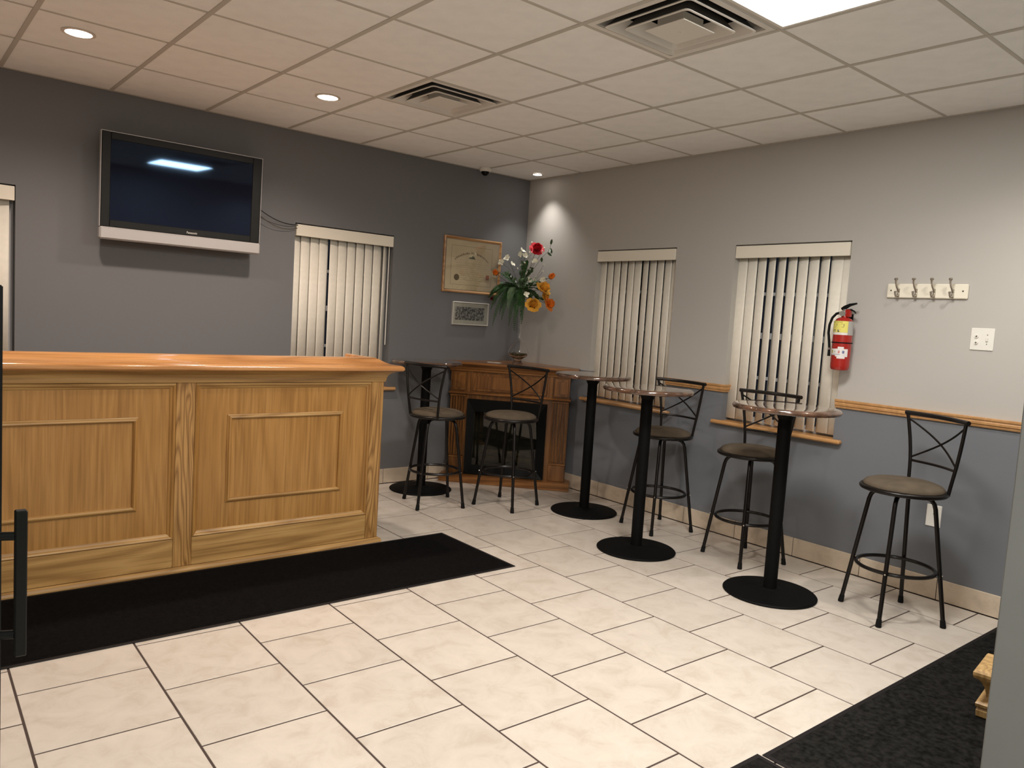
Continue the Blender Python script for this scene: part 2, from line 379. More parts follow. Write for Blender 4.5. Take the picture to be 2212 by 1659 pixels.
# floor with separate tiles
floor = MB().box(XL, .12, YF, 0, -.06, -.0016).build('floor', M['grout'], smooth=False); floor['kind'] = 'structure'
def clip(poly, hp):
    for (nx, ny, c) in hp:      # keep nx*x+ny*y <= c
        out = []
        for i in range(len(poly)):
            p, q = poly[i-1], poly[i]; dp = nx*p[0]+ny*p[1]-c; dq = nx*q[0]+ny*q[1]-c
            if (dp <= 0) != (dq <= 0):
                t = dp/(dp-dq); out.append((p[0]+t*(q[0]-p[0]), p[1]+t*(q[1]-p[1])))
            if dq <= 0: out.append(q)
        poly = out
        if len(poly) < 3: return []
    return poly
def inset(poly, d):
    hp = []; n = len(poly)
    A = sum(poly[i-1][0]*poly[i][1]-poly[i][0]*poly[i-1][1] for i in range(n)); s = 1 if A > 0 else -1
    for i in range(n):
        p, q = poly[i-1], poly[i]; dx, dy = q[0]-p[0], q[1]-p[1]; l = sqrt(dx*dx+dy*dy)
        if l < 1e-6: continue
        nx, ny = s*dy/l, -s*dx/l; hp.append((nx, ny, nx*p[0]+ny*p[1]-d))
    return clip(poly, hp)
ROOM = [(-1, 0, -XL-.002), (0, 1, -.013), (1, -B, -.014), (0, -1, -YF-.002)]
P_, TH = .4573, .0215
ex, ey = (cos(TH), -sin(TH)), (-sin(TH), -cos(TH))
O_ = (-4.031, -2.774)
def tile_mesh(poly, name, zt, mats, parent, h=.0045, bev=.0011):
    outer = inset(poly, 0.0042); inner = inset(poly, 0.0042+bev)
    if len(outer) < 3 or len(inner) != len(outer): return
    c = (sum(p[0] for p in outer)/len(outer), sum(p[1] for p in outer)/len(outer)); n = len(outer)
    mb = MB(); mb.add([(x-c[0], y-c[1], -h) for x, y in outer]+[(x-c[0], y-c[1], -.0008) for x, y in outer]+[(x-c[0], y-c[1], 0) for x, y in inner],
                      [tuple(range(2*n, 3*n))]+[(i, (i+1) % n, n+(i+1) % n, n+i) for i in range(n)]+[(n+i, n+(i+1) % n, 2*n+(i+1) % n, 2*n+i) for i in range(n)])
    o = mb.build(name, mats, parent, smooth=False); o.location = (c[0], c[1], zt); return o
for i in range(-7, 11):
    for j in range(-8, 13):
        off = 0 if (i % 2 == 0) else .5
        q = []
        for a, b_ in ((0, 0), (1, 0), (1, 1), (0, 1)):
            u = (i+a)*P_; v = (j+b_+off)*P_; q.append((O_[0]+u*ex[0]+v*ey[0], O_[1]+u*ex[1]+v*ey[1]))
        q = clip(q, ROOM)
        if len(q) >= 3: tile_mesh(q, 'tile', random.uniform(-.0003, .0003), M['floor'], floor)
# tiled skirtings
def baseboard(name, joints, frame, rz):
    root = empty(name, kind='structure')
    for a, b_ in zip(joints[:-1], joints[1:]):
        c = (a+b_)/2; w = (b_-a)/2-.0022
        o = MB().box(-w, w, 0, .0115, .004, .128, .0015).build('tile', M['basetile'], root, smooth=False)
        o.location = frame(c); o.rotation_euler = (0, 0, rz)
    g = MB(); t0, t1 = joints[0], joints[-1]; g.box(-(t1-t0)/2, (t1-t0)/2, 0, .006, .0005, .127)
    o = g.build('grout_bed', M['grout'], root, smooth=False); o.location = frame((t0+t1)/2); o.rotation_euler = (0, 0, rz)
    return root
jr = [-.012]+[-1.194-.4675*k for k in range(-2, 9)]; jr = sorted([j for j in jr if -5.155 < j <= -.012]+[-5.155])
baseboard('baseboard_right', jr, lambda t: on_right(t), RZR)
jb = sorted([-.014-(-.014)*0-.014]+[-1.008-.4625*k for k in range(-2, 12) if -1.008-.4625*k > XL+.1 and -1.008-.4625*k < -.05]+[XL+.01])
baseboard('baseboard_back', jb, lambda t: on_back(t), RZB)
# ------------------------------------------------------------------ ceiling
ceil = MB().box(XL, .1, YF, 0, H+.20, H+.24).build('ceiling', M['slab'], smooth=False); ceil['kind'] = 'structure'
G, OX, OY = .6096, 1.223, .7214
xs = sorted([0.0]+[-(OX+(k)*G) for k in range(-1, 9)]+[XL]); ys = sorted([0.0]+[-(OY+k*G) for k in range(0, 11)]+[YF])
ys = [y for y in ys if y >= YF-.001]; xs = [x for x in xs if x >= XL-.001]
VENTS = [(1, 1), (1, 4)]; TROF = [(1, 5), (5, 8)]
def cellidx(x1, y1): return round((-x1-OX)/G), round((-y1-OY)/G)   # by the corner nearer the room corner
for a in range(len(xs)-1):
    for b_ in range(len(ys)-1):
        x0, x1, y0, y1 = xs[a], xs[a+1], ys[b_], ys[b_+1]
        ij = cellidx(x1, y1)
        if ij in VENTS and abs(y1) > .1 or ij in TROF and abs(x1) > .1 and abs(y1) > .1: continue
        q = clip([(x0, y0), (x1, y0), (x1, y1), (x0, y1)], [(1, -B, -.001)])
        if len(q) < 3: continue
        q = inset(q, .0004); c = ((x0+x1)/2, (y0+y1)/2)
        o = MB().poly([(x-c[0], y-c[1]) for x, y in q], 0, .012).build('ceiling_tile', M['ceil'], ceil, smooth=False); o.location = (c[0], c[1], H+random.uniform(0, .0006))
for x in xs[1:-1]:
    o = MB().box(-.012, .012, YF, -.001, H-.004, H+.001, .0008).build('grid_bar', M['grid'], ceil, smooth=False); o.location = (x, 0, 0)
for y in ys[1:-1]:
    o = MB().box(XL, B*y-.002, -.0095, .0095, H-.0022, H+.001, .0006).build('grid_bar', M['grid'], ceil, smooth=False); o.location = (0, y, 0)
wa = MB(); wa.box(XL, -.003, -.021, -.0005, H-.003, H-.0001); wa.build('wall_angle', M['grid'], ceil, smooth=False)
wa = MB(); wa.poly([(B*YF-.022, YF), (B*YF-.001, YF), (-.001, -.02), (-.022, -.02)], H-.003, H-.0001); wa.build('wall_angle', M['grid'], ceil, smooth=False)
def cell_c(i, j): return (-(OX+(i+.5)*G), -(OY+(j+.5)*G))
def vent(i, j, label):
    cx, cy = cell_c(i, j); root = empty('ceiling_vent', (cx, cy, H), 0, label, 'air vent', 'square louvred ceiling vents')
    fr = MB(); s, w = .291, .262
    for (a, b_, c, d) in ((-s, s, w, s), (-s, s, -s, -w), (-s, -w, -w, w), (w, s, -w, w)): fr.box(a, b_, c, d, -.003, .003)
    fr.build('frame', M['vent'], root, smooth=False)
    def cone(lip, z0, a1, z1, nm, lw=.009):
        """sloping louvre ring with a flat lower lip"""
        mb = MB()
        def ring(a, z):
            pts = []; r0 = min(.022, a*.3)
            for k, (sx, sy) in enumerate(((1, 1), (-1, 1), (-1, -1), (1, -1))):
                for q in range(5): w_ = pi/2*k+pi/2*q/4; pts.append((sx*(a-r0)+r0*cos(w_), sy*(a-r0)+r0*sin(w_), z))
            return pts
        n = 20; vs = ring(lip, z0)+ring(lip-lw, z0-.001)+ring(a1-.002, z1)+ring(a1, z1)+ring(lip-.001, z0+.004); fs = []
        for A_, B_ in ((0, 1), (1, 2), (2, 3), (3, 4), (4, 0)):
            for k in range(n): fs.append((A_*n+k, A_*n+(k+1) % n, B_*n+(k+1) % n, B_*n+k))
        mb.add(vs, fs)
        for i in range(60, 80): mb.m[i] = 1  # upper faces carry the painted gap shade
        return mb.build(nm, [M['vent'], M['vent_shade']], root, smooth=False)
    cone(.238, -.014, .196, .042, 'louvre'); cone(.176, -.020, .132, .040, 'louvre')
    cl = MB()
    for (a, b_, c, d) in ((-.262, .262, .260, .262), (-.262, .262, -.262, -.260), (-.262, -.260, -.260, .260), (.260, .262, -.260, .260)): cl.box(a, b_, c, d, .0035, .06)
    cl.build('collar', M['vent'], root, smooth=False)
    c = MB(); c.box(-.108, .108, -.108, .108, -.025, -.019, .002); c.box(-.07, .07, -.07, .07, -.0185, .03); c.lathe([(.006, -.027), (.006, -.0251)], 10); c.build('centre_plate', M['vent'], root, smooth=False)
    pl = MB(); pl.box(-.285, .285, -.285, .285, .013, .0155); 
    bk = MB(); bk.box(-.29, .29, -.29, .29, .0125, .0145); bk.v = [(x, y, z+.18) for x, y, z in bk.v]
    for (a, b_, c_, d) in ((-.29, .29, .285, .29), (-.29, .29, -.29, -.285), (-.29, -.285, -.285, .285), (.285, .29, -.285, .285)): bk.box(a, b_, c_, d, .004, .195)
    bk.build('duct_box', M['slab'], root, smooth=False)
    return root
# the slab is opened above vents by keeping duct boxes inside a raised slab
ceil.location = (0, 0, 0)
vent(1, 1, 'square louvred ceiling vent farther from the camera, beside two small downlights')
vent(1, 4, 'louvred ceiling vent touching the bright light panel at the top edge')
def panel_light(i, j, label):
    cx, cy = cell_c(i, j); root = empty('ceiling_panel_light', (cx, cy, H), 0, label, 'ceiling light')
    s = .292; fr = MB()
    for (a, b_, c, d) in ((-s, s, .272, s), (-s, s, -s, -.272), (-s, -.272, -.272, .272), (.272, s, -.272, .272)): fr.box(a, b_, c, d, -.006, .006, .002)
    fr.build('frame', M['vent'], root, smooth=False)
    MB().box(-.271, .271, -.271, .271, -.003, .003).build('diffuser', M['panel'], root, smooth=False)
panel_light(1, 5, 'bright square white light panel in the ceiling at the top edge')
panel_light(5, 8, 'square white light panel above the camera position')
def downlight(x, y, r, label, rec=False):
    root = empty('downlight', (x, y, H), 0, label, 'ceiling light', 'round recessed downlights')
    t = MB(); t.smooth = True; t.lathe([(r*1.0, -.001), (r*1.28, -.002), (r*1.30, -.005), (r*1.05, -.008), (r*1.0, -.006), (r*1.0, -.001)], 32, cap=False); t.build('trim_ring', M['trimring'], root)
    MB().lathe([(r*1.0, -.0065), (r*.2, -.0068)], 32).build('lens', M['lens'], root, smooth=False)
downlight(-4.052, -1.113, .062, 'glowing round downlight nearest the upper left corner')
downlight(-2.646, -1.082, .062, 'glowing round downlight above the right side of the television')
downlight(-.188, -.314, .040, 'small round spotlight in the far corner of the ceiling')
downlight(-3.30, -3.10, .062, 'round downlight in the middle of the ceiling before the bar counter')
downlight(-.95, -4.72, .062, 'round downlight in front of the entry partition')
# dome camera
dc = empty('dome_camera', (-.635, -.115, H-.002), 0, 'small black dome security camera on white base at the ceiling edge', 'camera')
t = MB(); t.smooth = True; t.lathe([(.052, 0), (.054, -.012), (.050, -.028), (.046, -.032)], 28); t.build('base', M['white'], dc)
t = MB(); t.smooth = True; t.lathe([(.036*cos(a*pi/16), -.032-.036*sin(a*pi/16)) for a in range(0, 9)], 24, cap=False); t.lathe([(.038, -.033), (.036, -.0325)], 24); t.build('dome', M['black_gloss'], dc)
# ------------------------------------------------------------------ chair rail on the right wall
def rail_profile(): # (out, z)
    return [(0, 1.052), (.010, 1.052), (.013, 1.060), (.012, 1.066), (.020, 1.070), (.022, 1.082), (.020, 1.088), (.026, 1.096), (.027, 1.106), (.022, 1.108), (0, 1.108)]
def railpath(pts, name):
    mb = MB(); mb.smooth = False; mb.sweep(rail_profile(), pts); return mb.build(name, M['oak_trim'], smooth=False)
def rp(y, off=0): p = on_right(y, 0, off); return (p[0], p[1])
for nm, (a, b_) in {'trim_2': (-1.851, -2.393), 'trim_3': (-3.270, -5.15)}.items():
    A_, B_ = rp(a, .0005), rp(b_, .0005)
    pts = [A_, B_]
    if nm != 'trim_3': pts = pts+[(B*b_+.075, b_-.0005)]
    o = railpath(pts, nm); o['kind'] = 'structure'
# ------------------------------------------------------------------ windows, sills, blinds
def window(idx, frame, rz, w, nslat, lab, jit, sillw=.067, base_ang=11, wand=None):
    """local x along the wall, y into the room, origin at the opening's centre on the wall plane"""
    win = empty('window_%d' % idx, frame, rz, kind='structure'); h0, h1 = OPEN[1], OPEN[0]; hw = w/2
    f = MB(); d0, d1 = -.15, -.105
    for (a, b_, c, d) in ((-hw, -hw+.045, h0, h1), (hw-.045, hw, h0, h1), (-hw+.045, hw-.045, h1-.045, h1), (-hw+.045, hw-.045, h0, h0+.045)): f.box(a, b_, d0, d1, c, d)
    f.build('window_frame', M['winframe'], win, smooth=False)
    for z, hh in ((1.178, .012), (1.484, .022), (1.785, .012)):
        MB().box(-hw+.045, hw-.045, -.138, -.115, z-hh, z+hh, .002).build('glazing_bar', M['winframe'], win, smooth=False)
    for x in (-hw*.34, hw*.34):
        MB().box(x-.009, x+.009, -.137, -.118, h0+.045, h1-.045, .002).build('glazing_bar', M['winframe'], win, smooth=False)
    MB().box(-hw+.04, hw-.04, -.130, -.126, h0+.04, h1-.04).build('pane', M['pane'], win, smooth=False)
    s = MB(); s.box(-hw+.001, hw-.001, -.104, .003, h0-.028, h0, 0); s.box(-hw-sillw, hw+sillw, .0035, .048, h0-.028, h0, .009)
    s.build('window_sill', M['oak_trim'], win, smooth=False)
    bl = empty('vertical_blinds', frame, rz, lab, 'blinds', 'cream vertical blinds')
    v = MB(); v.box(-hw+.006, hw-.008, -.006, .008, 2.033, 2.120, .002); v.box(-hw+.006, -hw+.012, -.07, -.006, 2.035, 2.118); v.box(hw-.014, hw-.008, -.07, -.006, 2.035, 2.118)
    v.build('valance', M['valance'], bl, smooth=False)
    MB().box(-hw+.015, hw-.02, -.075, -.040, 2.088, 2.110).build('head_rail', M['white'], bl, smooth=False)
    pitch = (w-.075)/(nslat-1)
    for k in range(nslat):
        x = -hw+.040+k*pitch; da, dx = jit.get(k, (0, 0)); ang = radians(base_ang+da*(1 if base_ang > 0 else -1)+random.uniform(-2.0, 2.0)); x += dx
        mb = MB(); mb.smooth = True; n = 6; sw = .0445; vs = []
        for zz in (h0+.018+random.uniform(-.002, .003), 2.085):
            for side in (0, .0012):
                for q in range(n+1):
                    u = -sw+2*sw*q/n; bow = .006*(1-(u/sw)**2)+side; vs.append((u, bow, zz))
        N = n+1; fs = []
        for q in range(n):
            fs += [(q, q+1, 2*N+q+1, 2*N+q), (N+q+1, N+q, 3*N+q, 3*N+q+1), (q+1, q, N+q, N+q+1), (2*N+q, 2*N+q+1, 3*N+q+1, 3*N+q)]
        fs += [(0, 2*N, 3*N, N), (n, N+n, 3*N+n, 2*N+n)]
        mb.add(vs, fs); o = mb.build('slat', M['slat'], bl, smooth=False); o.location = (x, -.056, 0); o.rotation_euler = (0, 0, ang)
        for p_ in o.data.polygons: p_.use_smooth = abs(p_.normal.z) < .5
        if k < nslat-1 and k in jit.get('links', ()):
            MB().tube([(x+.01, -.05, h0+.022), (x+pitch, -.05, h0+.020)], .0012, 4).build('bead_chain', M['white'], bl, smooth=False)
    if wand is not None:
        MB().tube([(wand, -.025, 2.04), (wand+.002, -.02, 1.205)], .0045, 6).build('wand', M['white'], bl, smooth=True)
    return bl
window(1, ((WB[0][0]+WB[0][1])/2, 0, 0), RZB, WB[0][1]-WB[0][0], 11, 'cream vertical blinds on the left wall, right of the television', {6: (4, -.006), 7: (3, .006), 0: (30, .008), 'links': (0, 1)}, wand=-.414)
window(2, ((WB[1][0]+WB[1][1])/2, 0, 0), RZB, WB[1][1]-WB[1][0], 11, 'cream vertical blinds cut off at the left edge of the picture', {0: (-30, .03)})
cy = (WR[0][0]+WR[0][1])/2; window(3, (B*cy, cy, 0), RZR, WR[0][1]-WR[0][0], 11, 'cream vertical blinds of the narrower looking window nearer the room corner', {4: (9, -.002), 5: (-3, .003), 0: (0, .010), 'links': (4,)}, base_ang=-10)
cy = (WR[1][0]+WR[1][1])/2; window(4, (B*cy, cy, 0), RZR, WR[1][1]-WR[1][0], 11, 'cream vertical blinds behind the red fire extinguisher', {0: (-12, -.004), 1: (-9, -.004), 2: (9, .0), 6: (7, 0), 7: (9, 0), 5: (3, 0), 8: (2, 0), 9: (-8, 0), 10: (-8, 0), 'links': (2, 3, 6, 7)}, base_ang=-15)
# ------------------------------------------------------------------ wall fittings
def wall_thing(name, y, z, label, cat, group=None): # on the right wall: local x toward the corner, y into the room
    return empty(name, on_right(y, z), RZR, label, cat, group)
hk = wall_thing('coat_rack', -3.7615, 1.811, 'cream painted board with four nickel coat hooks on the right wall', 'coat rack')
b_ = MB(); b_.box(-.231, .231, 0.0005, .016, -.043, .043, .005); b_.build('board', M['hookboard'], hk, smooth=False)
for sx in (-.205, .205): MB().tube([(sx, .0165, .002), (sx, .0185, .002)], .0045, 10).build('screw_hole', M['ink'], hk, smooth=False)
for yy in (-3.604, -3.708, -3.811, -3.914):
    x = yy+3.7615; hm = MB(); hm.smooth = True
    hm.tube([(x, .0185, .012), (x, .0185, -.034)], .0075, 10, flat=.6)
    hm.tube([(x, .020, -.006), (x, .030, .008), (x, .046, .022), (x, .056, .040), (x, .057, .058)], [.0050, .0042, .0036, .0036, .0046], 8)
    hm.tube([(x, .020, -.012), (x, .030, -.026), (x, .044, -.032), (x, .052, -.022), (x, .053, -.010)], [.0050, .0046, .0040, .0040, .0046], 8)
    n_h = 0
    hm.lathe([(.0005, -.008), (.006, -.006), (.0085, 0), (.006, .006), (.0005, .008)], 12, (x, .057, .062)); hm.lathe([(.0005, -.006), (.0055, -.003), (.0055, .003), (.0005, .006)], 10, (x, .053, -.008))
    hm.v = [(x+(a_-x)*1.45, .0185+(b2-.0185)*1.25 if b2 > .0186 else b2, c2*1.08) for a_, b2, c2 in hm.v]; hm.build('hook', M['nickel'], hk)
sw = wall_thing('switch_plate', -4.0895, 1.545, 'square white two-gang switch plate on the right wall', 'light switch')
b_ = MB(); b_.box(-.061, .061, .0005, .006, -.0625, .0625, .003); b_.build('plate', M['white'], sw, smooth=False)
for (sx, sz) in ((.028, .016), (.028, -.020)):
    m_ = MB(); m_.smooth = True; m_.tube([(sx, .005, sz), (sx, .012, sz)], .010, 16); m_.build('key_switch', M['white'], sw)
    m_ = MB(); m_.tube([(sx, .0115, sz), (sx, .0145, sz)], .0045, 10); m_.build('key_slot', M['nickel'], sw)
m_ = MB(); m_.box(-.031, -.021, .005, .012, -.012, .010, .002); m_.build('toggle', M['white'], sw, smooth=False)
m_ = MB(); m_.tube([(-.026, .005, .026), (-.026, .0072, .026)], .003, 8); m_.tube([(-.026, .005, -.026), (-.026, .0072, -.026)], .003, 8); m_.build('plate_screw', M['nickel'], sw)
ot = wall_thing('wall_outlet', -3.937, .492, 'white blank outlet plate low on the right wall behind a stool', 'outlet')
b_ = MB(); b_.box(-.042, .042, .0005, .006, -.065, .065, .003); b_.build('plate', M['white'], ot, smooth=False)
b_ = MB(); b_.lathe([(.003, 0), (.003, .002)], 8, (0, 0, 0)); b_.xf(Matrix.Translation((0, .006, .012)) @ Matrix.Rotation(-pi/2, 4, 'X')); b_.build('plate_screw', M['ink'], ot)
# fire extinguisher: local x toward the corner (picture left), y into the room
fe = wall_thing('fire_extinguisher', -3.316, 0, 'red fire extinguisher with yellow label hanging at the window edge', 'fire extinguisher')
R_, cyl = .058, .092; zb, zt = 1.298, 1.634
b_ = MB(); b_.smooth = True
b_.lathe([(R_*.55, zb), (R_*.86, zb+.004), (R_*.98, zb+.016), (R_, zb+.032), (R_, zt-.045), (R_*.95, zt-.026), (R_*.78, zt-.010), (R_*.5, zt-.001), (.020, zt+.002), (.016, zt+.014)], 40, (0, cyl, 0)); b_.build('cylinder', M['red'], fe)
b_ = MB(); b_.torus(R_+.0015, .0035, 0, 36, 6); b_.xf(Matrix.Translation((0, cyl, 1.474))); b_.build('strap', M['rubber'], fe, smooth=True)
b_ = MB(); b_.box(-.012, .012, .001, .014, 1.40, 1.66, .002); b_.box(-.012, .012, .001, .036, 1.466, 1.482, .001); b_.build('wall_bracket', M['black_metal'], fe, smooth=False)
def wrap(a0, a1, z0, z1, r, nm, mt, par, n=14):
    """curved label patch on the cylinder; angle measured from the room side, positive toward picture right"""
    m_ = MB(); vs = []; a0 += 54; a1 += 54
    for z in (z0, z1):
        for rr in (r, r+.0004):
            for k in range(n+1):
                a = radians(a0+(a1-a0)*k/n); vs.append((-rr*sin(a), cyl+rr*cos(a), z))
    N = n+1; fs = []
    for k in range(n): fs += [(N+k, N+k+1, 3*N+k+1, 3*N+k), (k, k+1, 2*N+k+1, 2*N+k), (k, N+k, N+k+1, k+1), (2*N+k, 3*N+k, 3*N+k+1, 2*N+k+1)]
    fs += [(0, N, 3*N, 2*N), (n, N+n, 3*N+n, 2*N+n)]
    m_.smooth = True; m_.add(vs, fs); return m_.build(nm, mt, par)
lab = wrap(-118, 1, 1.5380, 1.6100, R_+.0004, 'instruction_label', M['yellow_label'], fe)
wrap(-110, 1, 1.5230, 1.5375, R_+.0004, 'label_strip', M['white_label'], fe)
wrap(1.5, 62, 1.5230, 1.6100, R_+.0004, 'silver_label', M['silver_label'], fe)
lab2 = wrap(-95, 2, 1.3940, 1.4340, R_+.0012, 'class_label', M['white_label'], fe)
wrap(-60, 14, 1.3860, 1.4355, R_+.0006, 'torn_sticker', M['white_label'], fe)
wrap(-50, -2, 1.3740, 1.4070, R_+.0003, 'torn_sticker', M['white_label'], fe)
wrap(-48, -12, 1.4340, 1.4480, R_+.0003, 'torn_sticker', M['white_label'], fe)
def mesh_text(s, size, mt, name, parent, ext=.0004, align='CENTER'):
    cu = bpy.data.curves.new(name, 'FONT'); cu.body = s; cu.size = size; cu.align_x = align; cu.align_y = 'CENTER'; cu.extrude = ext; cu.resolution_u = 3
    t = bpy.data.objects.new(name, cu); COL.objects.link(t); bpy.context.view_layer.update()
    me = bpy.data.meshes.new_from_object(t.evaluated_get(bpy.context.evaluated_depsgraph_get())); bpy.data.objects.remove(t)
    me.materials.clear(); me.materials.append(mt); o = bpy.data.objects.new(name, me); COL.objects.link(o); o.parent = parent; return o
def wraptext(s, size, a, z, r, mt, par, name='lettering'):
    o = mesh_text(s, size, mt, name, par)
    for v in o.data.vertices:
        an = radians(a+54)+v.co.x/r; v.co = (-(r+v.co.z+.0004)*sin(an), cyl+(r+v.co.z+.0004)*cos(an), z+v.co.y)
    return o
wraptext('INSTRUCTIONS', .0085, -62, 1.6025, R_+.0008, M['olive_ink'], lab)
for a, z, w, h, mt in ((-68, 1.5860, 3, .012, 'ink'), (-24, 1.5840, 3, .016, 'ink'), (-36, 1.5910, 9, .003, 'olive_ink'), (-30, 1.5720, 13, .004, 'olive_ink'), (-74, 1.5720, 9, .003, 'olive_ink'),
                       (-104, 1.5480, 8, .014, 'ink'), (-80, 1.5480, 9, .014, 'ink'), (-54, 1.5480, 10, .014, 'ink')):
    wrap(a-w/2, a+w/2, z-h/2, z+h/2, R_+.0010, 'pictogram', M[mt], lab, 3)
for a, z, w, h in ((-79, 1.5450, 6, .006), (-52, 1.5510, 5, .005), (-103, 1.5440, 5, .006)): wrap(a-w/2, a+w/2, z-h/2, z+h/2, R_+.0016, 'pictogram', M['white_label'], lab, 3)
wrap(-44, -34, 1.4080, 1.4230, R_+.0018, 'class_mark', M['red_ink'], lab2, 3); wrap(-20, -8, 1.4075, 1.4235, R_+.0018, 'class_mark', M['blue_ink'], lab2, 3)
wrap(-88, -78, 1.4060, 1.4260, R_+.0018, 'class_mark', M['olive_ink'], lab2, 3)
wraptext('A', .017, -64, 1.4150, R_+.0016, M['green_ink'], lab2); wraptext('B', .010, -39, 1.4155, R_+.0022, M['white_label'], lab2); wraptext('C', .011, -14, 1.4155, R_+.0022, M['white_label'], lab2)
wrap(-90, -30, 1.3985, 1.4005, R_+.0018, 'ruled_line', M['blue_ink'], lab2, 8)
v = MB(); v.smooth = True; v.lathe([(.018, zt+.010), (.019, zt+.030), (.015, zt+.034), (.015, zt+.052)], 20, (0, cyl, 0)); v.tube([(0, cyl, zt+.024), (.034, cyl+.004, zt+.026)], .009, 12); v.build('valve', M['chrome'], fe)
v = MB(); v.tube([(.008, cyl+.012, zt+.024), (.002, cyl+.031, zt+.024)], .0165, 20); v.build('pressure_gauge', M['nickel'], fe, smooth=False)
v = MB(); v.box(-.040, -.008, cyl-.014, cyl+.014, zt+.004, zt+.050, .002); v.build('valve_guard', M['red'], fe, smooth=False)
v = MB(); v.smooth = True; v.tube([(.018, cyl, zt+.052), (0, cyl, zt+.064), (-.030, cyl, zt+.080), (-.072, cyl, zt+.090)], [.017, .019, .014, .008], 8, flat=.7); v.build('lever', M['black_gloss'], fe)
v = MB(); v.smooth = True; v.tube([(-.006, cyl, zt+.046), (-.040, cyl, zt+.050), (-.062, cyl, zt+.040), (-.072, cyl, zt+.028)], [.010, .010, .008, .006], 8, flat=.6); v.build('carry_handle', M['black_gloss'], fe)
v = MB(); v.smooth = True; v.tube([(.032, cyl+.004, zt+.028), (.052, cyl+.006, zt+.022), (.074, cyl+.01, zt-.004), (.088, cyl+.012, zt-.05), (.090, cyl+.012, zt-.10), (.080, cyl+.012, zt-.16), (.074, cyl+.014, zt-.196)], .0082, 10); v.build('hose', M['rubber'], fe)
v = MB(); v.smooth = True; v.tube([(.074, cyl+.014, zt-.196), (.0735, cyl+.014, zt-.209)], .0088, 12); v.build('hose_ring', M['chrome'], fe)
v = MB(); v.smooth = True; v.tube([(.0735, cyl+.014, zt-.209), (.073, cyl+.014, zt-.250)], [.0082, .0092], 12); v.build('nozzle', M['rubber'], fe)
# ------------------------------------------------------------------ television
tv = empty('television', (-3.2215, -.17, 2.186), 0, 'wide black flat television with silver speaker bar high on the left wall', 'television')
tv.rotation_euler = (radians(1.4), 0, 0)
hw, zt_, zb_ = .5225, .341, -.341      # local: x right, -y toward the room
fr = MB(); sl, sr, stp, sbt = -.4685, .4555, .296, -.214
for (a, b_, c, d) in ((-hw, sl, zb_+.082, zt_), (sr, hw, zb_+.082, zt_), (sl, sr, stp, zt_), (sl, sr, zb_+.082, sbt)): fr.box(a, b_, -.004, .045, c, d, .003)
fr.box(-hw+.02, hw-.02, .045, .085, zb_+.10, zt_-.03, .01)
fr.build('bezel', M['tv_bezel'], tv, smooth=False)
MB().box(sl-.002, sr+.002, .001, .03, sbt-.002, stp+.002).build('screen', M['tv_screen'], tv, smooth=False)
e_ = MB(); e_.box(-hw-.001, hw+.001, .0, .04, zt_+.0003, zt_+.005, .001); e_.box(-hw-.005, -hw-.0003, 0, .04, zb_+.08, zt_+.005, .001); e_.box(hw+.0003, hw+.005, 0, .04, zb_+.08, zt_+.005, .001); e_.build('edge_trim', M['tv_silver'], tv, smooth=False)
sp = MB(); sp.box(-hw-.006, hw+.006, -.016, .05, zb_, zb_+.080, .010); sp.build('speaker_bar', M['tv_silver'], tv, smooth=False)
MB().box(-.16, .16, .086, .168, -.12, .14, .004).build('wall_mount', M['black_metal'], tv, smooth=False)
lg = mesh_text('Panasonic', .021, M['tv_logo'], 'logo', tv, .0006); lg.rotation_euler = (pi/2, 0, 0); lg.location = (.048, -.0050, zb_+.100)
for vv in lg.data.vertices: vv.co.x *= .86
def catenary(a, b_, sag, n=12): return [(a[0]+(b_[0]-a[0])*k/n, a[1]+(b_[1]-a[1])*k/n, a[2]+(b_[2]-a[2])*k/n-sag*4*(k/n)*(1-k/n)) for k in range(n+1)]
c_ = MB(); c_.smooth = True; c_.tube(catenary((-2.71, -.07, 2.215), (-2.336, -.012, 2.112), .038), .0035, 6); tag(c_.build('video_cable', M['cable']), 'upper black cable sagging from the television to the blinds', 'cable', 'television cables')
c_ = MB(); c_.smooth = True; c_.tube(catenary((-2.71, -.07, 2.180), (-2.338, -.010, 2.088), .055), .0022, 6); tag(c_.build('power_cable', M['stem']), 'lower thin cable sagging from the television to the blinds', 'cable', 'television cables')
# ------------------------------------------------------------------ framed certificate and photograph (back wall)
def wall_frame(x0, x1, z0, z1, y, bw, dep, fm, name, label, cat):
    root = empty(name, ((x0+x1)/2, y, (z0+z1)/2), 0, label, cat); w, h = (x1-x0)/2, (z1-z0)/2
    for s in (1, -1):
        for hv in (0, 1):
            m_ = MB(); L_ = w if hv == 0 else h; o_ = h if hv == 0 else w
            pr = [(0, 0), (0, -dep), (bw*.35, -dep-.004), (bw*.8, -dep*.6), (bw, -dep*.45), (bw, 0)]
            vs = []
            for e in (-1, 1):
                for q, d in pr: vs.append((e*(L_-q), d, s*(o_-q)) if hv == 0 else (s*(o_-q), d, e*(L_-q)))
            n = len(pr); m_.add(vs, [tuple(range(n)), tuple(range(n, 2*n))]+[(k, (k+1) % n, n+(k+1) % n, n+k) for k in range(n)])
            m_.build('frame_rail', fm, root, smooth=False)
    return root, w, h
cf_, w, h = wall_frame(-.966, -.318, 1.700, 2.198, -.0015, .026, .020, M['frameoak'], 'framed_certificate', 'large oak framed parchment certificate on the left wall', 'picture')
MB().box(-w+.02, w-.02, -.006, -.002, -h+.02, h-.02).build('certificate_sheet', M['parchment'], cf_, smooth=False)
li = MB()
